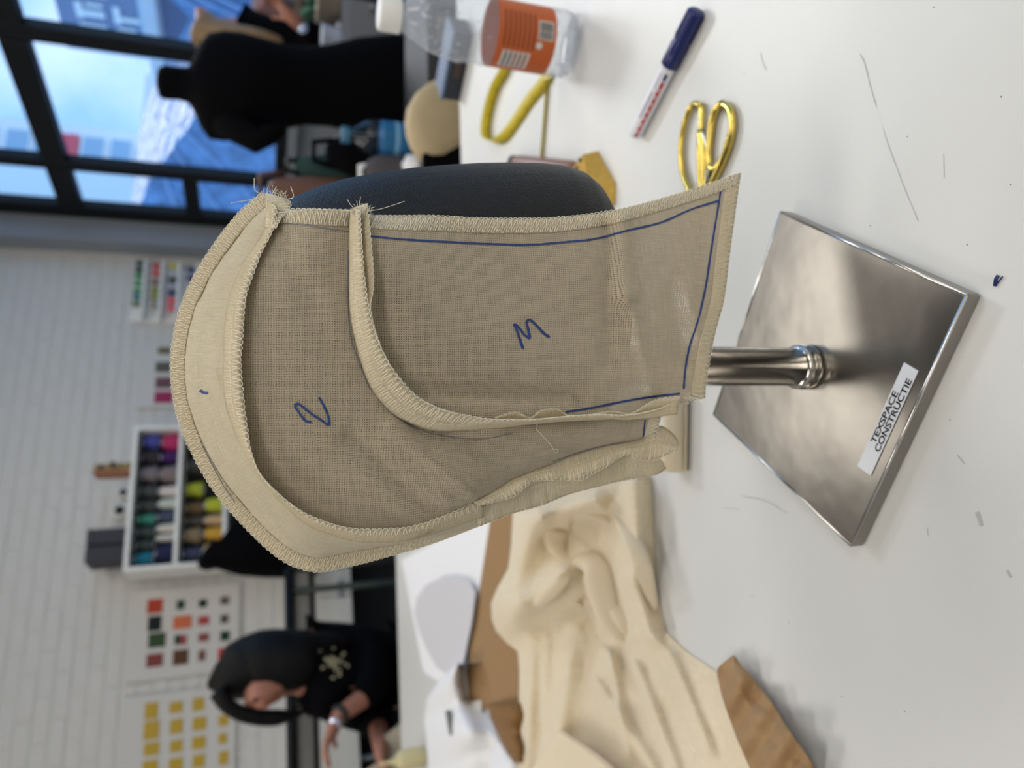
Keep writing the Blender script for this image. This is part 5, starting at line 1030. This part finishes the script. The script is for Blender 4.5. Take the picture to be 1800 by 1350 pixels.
pot('plant_pot', 556, 604, 15, 2.66, .062, mat('tan_pot', (150, 138, 122), .7), 'tan pot with green leaves standing on the grey cabinet', 'plant pot', z=zcab+.001, extra=mat('leaf_green', (60, 104, 80), .7))
pot('white_jug', 565, 604, 68, 2.64, .04, mat('white_glaze', (206, 216, 236), .3), 'white jug beside the tan pot on the grey cabinet', 'jug', z=zcab+.001)
# window-side bench with books
aS = AW-.32; bs, zs_ = BA(520, 20, aS); sh = empty('window_bench', R(aS+.15, bs-.2, 0), 'pale wooden bench under the window, holding a row of books', 'bench', rz=PHI)
mbn = mat('pale_wood', (150, 136, 120), .6)
room_box('bench_top', aS, aS+.28, bs-.7, bs+.25, zs_-.03, zs_, mbn, sh, bevel=.003)
for q_ in (-.65, .18): room_box('leg', aS+.02, aS+.26, bs+q_, bs+q_+.04, 0, zs_-.03, mbn, sh, bevel=.003)
BK = [('pale rose', (206, 190, 190)), ('warm grey', (170, 160, 160)), ('dusty pink', (196, 150, 150)), ('slate', (120, 120, 140)), ('ivory', (220, 214, 206)), ('white', (226, 226, 226)), ('plum', (90, 60, 84)), ('tan', (176, 150, 120))]
for i, (nm_, c_) in enumerate(BK):
    h_ = .13+.012*((i*5) % 7); t = empty('book', R(aS+.12, bs+.16-i*.05, zs_), nm_+' upright book in the row on the window bench', 'book', 'books on the window bench', rz=PHI)
    MB().box((0, 0, h_/2+.0005), (.14, .042, h_)).build('cover', mat('book_cover', c_, .7), t, bevel=.001, wv=False); MB().box((-.0705, 0, h_/2), (.002, .034, h_*.94)).build('spine_panel', mat('spine', tuple(int(v*.7) for v in c_), .7), t, wv=False)

# ------------------------------------------------------------------ outside
OUT = []
def ob(a0, a1, b0, b1, z0, z1, m, name, parent=None, bevel=0): return room_box(name, a0, a1, b0, b1, z0, z1, m, parent, bevel=bevel)
room_box('ground', AW+.3, AW+60, -40, 60, -4.2, -4.0, mat('street', (206, 204, 200), .8), kind='structure')
# tower with red and white bands, seen left of the second mullion; its street front stands square to the window wall
BT = 19.0
def span(py0, py1, B, px=150): a0, a1 = AB(px, py0, B)[0], AB(px, py1, B)[0]; return min(a0, a1), max(a0, a1)
def zz(x0, x1, py, B): z0, z1 = AB(x0, py, B)[1], AB(x1, py, B)[1]; return min(z0, z1), max(z0, z1)
mwh = mat('white_cladding', (246, 247, 248), .6); mrd = mat('red_cladding', (228, 92, 104), .6); mgl = mat('pale_glazing', (160, 190, 214), .25); mbg = mat('beige_wall', (246, 242, 228), .8)
ta0, ta1 = span(292, 222, BT); wa0, wa1 = span(289, 243, BT)
tb = empty('office_tower', R((ta0+ta1)/2, BT+1, -4), 'tower with stacked windows between red panels across the street', 'building')
ob(ta0, ta1, BT, BT+3, -4, 24, mwh, 'wall', tb)
for x0, x1 in ((98, 138), (275, 312), (330, 380)): z0, z1 = zz(x0, x1, 262, BT); ob(wa0, wa1, BT-.12, BT, z0, z1, mrd, 'red_panel', tb)
for x0, x1 in ((143, 187), (193, 235), (240, 272), (6, 54), (58, 90), (-60, -4)):
    z0, z1 = zz(x0, x1, 262, BT); f = ob(wa0, wa1, BT-.10, BT, z0, z1, mwh, 'window', tb); ob(wa0+.05, wa1-.05, BT-.13, BT-.10, z0+.06, z1-.06, mgl, 'pane', f)
BB_ = 22.3; ba0, ba1 = span(480, 288, BB_, 200)
t = empty('beige_building', R((ba0+ba1)/2, BB_+1, -4), 'plain beige building seen beyond the narrow corner pane', 'building')
ob(ba0, ba1, BB_, BB_+4, -4, 26, mbg, 'wall', t)
for k in range(7): ob(ba0, ba1, BB_-.06, BB_, 1.0+k*2.2, 1.06+k*2.2, mwh, 'ledge', t)
BL_ = 17.0; la0, la1 = span(222, 140, BL_, 290)
t = empty('low_building', R((la0+la1)/2, BL_+1, -4), 'low cream building with a white parapet behind the dress form neck', 'building')
zt2 = AB(272, 190, BL_)[1]; ob(la0, la1, BL_, BL_+1.7, -4, zt2, mbg, 'wall', t); ob(la0-.05, la1+.05, BL_-.1, BL_+1.8, zt2, zt2+.3, mwh, 'parapet', t); z0, z1 = zz(318, 325, 200, BL_); ob(la0+.1, la1-.1, BL_-.03, BL_, z0, z1, mrd, 'red_stripe', t)
zc = lambda px, py, a: BA(px, py, a)[1]
# grey facade top right with tall white windows
AF = 11.0; f0b, f1b = sorted((BA(150, 88, AF)[0], BA(150, -120, AF)[0]))
t = empty('grey_facade', R(AF+1, (f0b+f1b)/2, -4), 'blue grey facade with rows of bright white windows at the upper right', 'building')
mgf = mat('blue_grey_render', (140, 150, 178), .8); ztf = zc(104, 30, AF)
ob(AF, AF+3, f0b, f1b, -4, ztf, mgf, 'wall', t)
ob(AF-.5, AF, *sorted((BA(265, 95, AF)[0], BA(265, -120, AF)[0])), zc(285, 40, AF), zc(262, 40, AF), mwh, 'cornice', t)
mlt = mat('painted_reflection', (252, 253, 250), .6)  # bright reflections in the facade windows, painted as plain white
def fw(x0, y0, x1, y1):
    bb = sorted((BA(x0, y0, AF)[0], BA(x1, y1, AF)[0])); zz = sorted((zc(x0, (y0+y1)/2, AF), zc(x1, (y0+y1)/2, AF)))
    f = ob(AF-.05, AF, bb[0], bb[1], zz[0], zz[1], mlt, 'window', t, bevel=.01)
for x0, y0, x1, y1 in ((132, -60, 184, -6), (133, 0, 146, 28), (146, 14, 184, 30), (141, 37, 188, 49), (140, 56, 193, 70), (198, -50, 222, -8), (200, 10, 212, 40), (212, 28, 246, 40), (207, 47, 240, 57), (205, 63, 243, 76), (150, 2, 180, 12)): fw(x0, y0, x1, y1)
ob(AF-.06, AF, *sorted((BA(230, 82, AF)[0], BA(230, -80, AF)[0])), zc(262, 30, AF), zc(246, 30, AF), mat('pale_blue_panel', (190, 212, 226), .6), 'panel', t)
# blue sheeted scaffolds
mbl = mat('blue_sheeting', (112, 148, 192), .5, var=.35, vscale=3.5, bump=(4, .3))
def sheeted(pts, a, lbl, dz=2.2):
    fr = [(BA(x, y, a)) for x, y in pts]; n = len(fr); vs = [R(a, b, z) for b, z in fr]+[R(a+dz, b, z) for b, z in fr]
    cb = sum(p[0] for p in fr)/n; t = empty('sheeted_roof', R(a, cb, -4), lbl, 'tarpaulin')
    MB().add(vs, [tuple(range(n)), tuple(range(n, 2*n))[::-1]]+[(i, (i+1) % n, n+(i+1) % n, n+i) for i in range(n)]).build('sheet', mbl, t, bevel=.02)
    for k in range(1, 4):
        i = 0; p, q = Vector(vs[0]).lerp(Vector(vs[1]), k/4), Vector(vs[-n-1 if False else 3]).lerp(Vector(vs[2]), k/4); off = R(-.03, 0, 0); MB().tube([p+off, q+off], .02, 6).build('batten', mat('sheet_seam', (150, 180, 220), .5), t)
sheeted([(350, 195), (262, 318), (225, 420), (620, 430), (620, 195)], 7.5, 'blue plastic sheeting over a sloping roof outside the corner windows')
sheeted([(292, -60), (292, -10), (345, 45), (620, 80), (620, -60)], 8.2, 'blue plastic sheeting outside at the right behind the blonde hair')

for o in bpy.data.objects:
    if o.parent is None and o.type == 'MESH' and 'label' not in o and 'kind' not in o: print('UNTAGGED', o.name)
print('objects', len(bpy.data.objects))
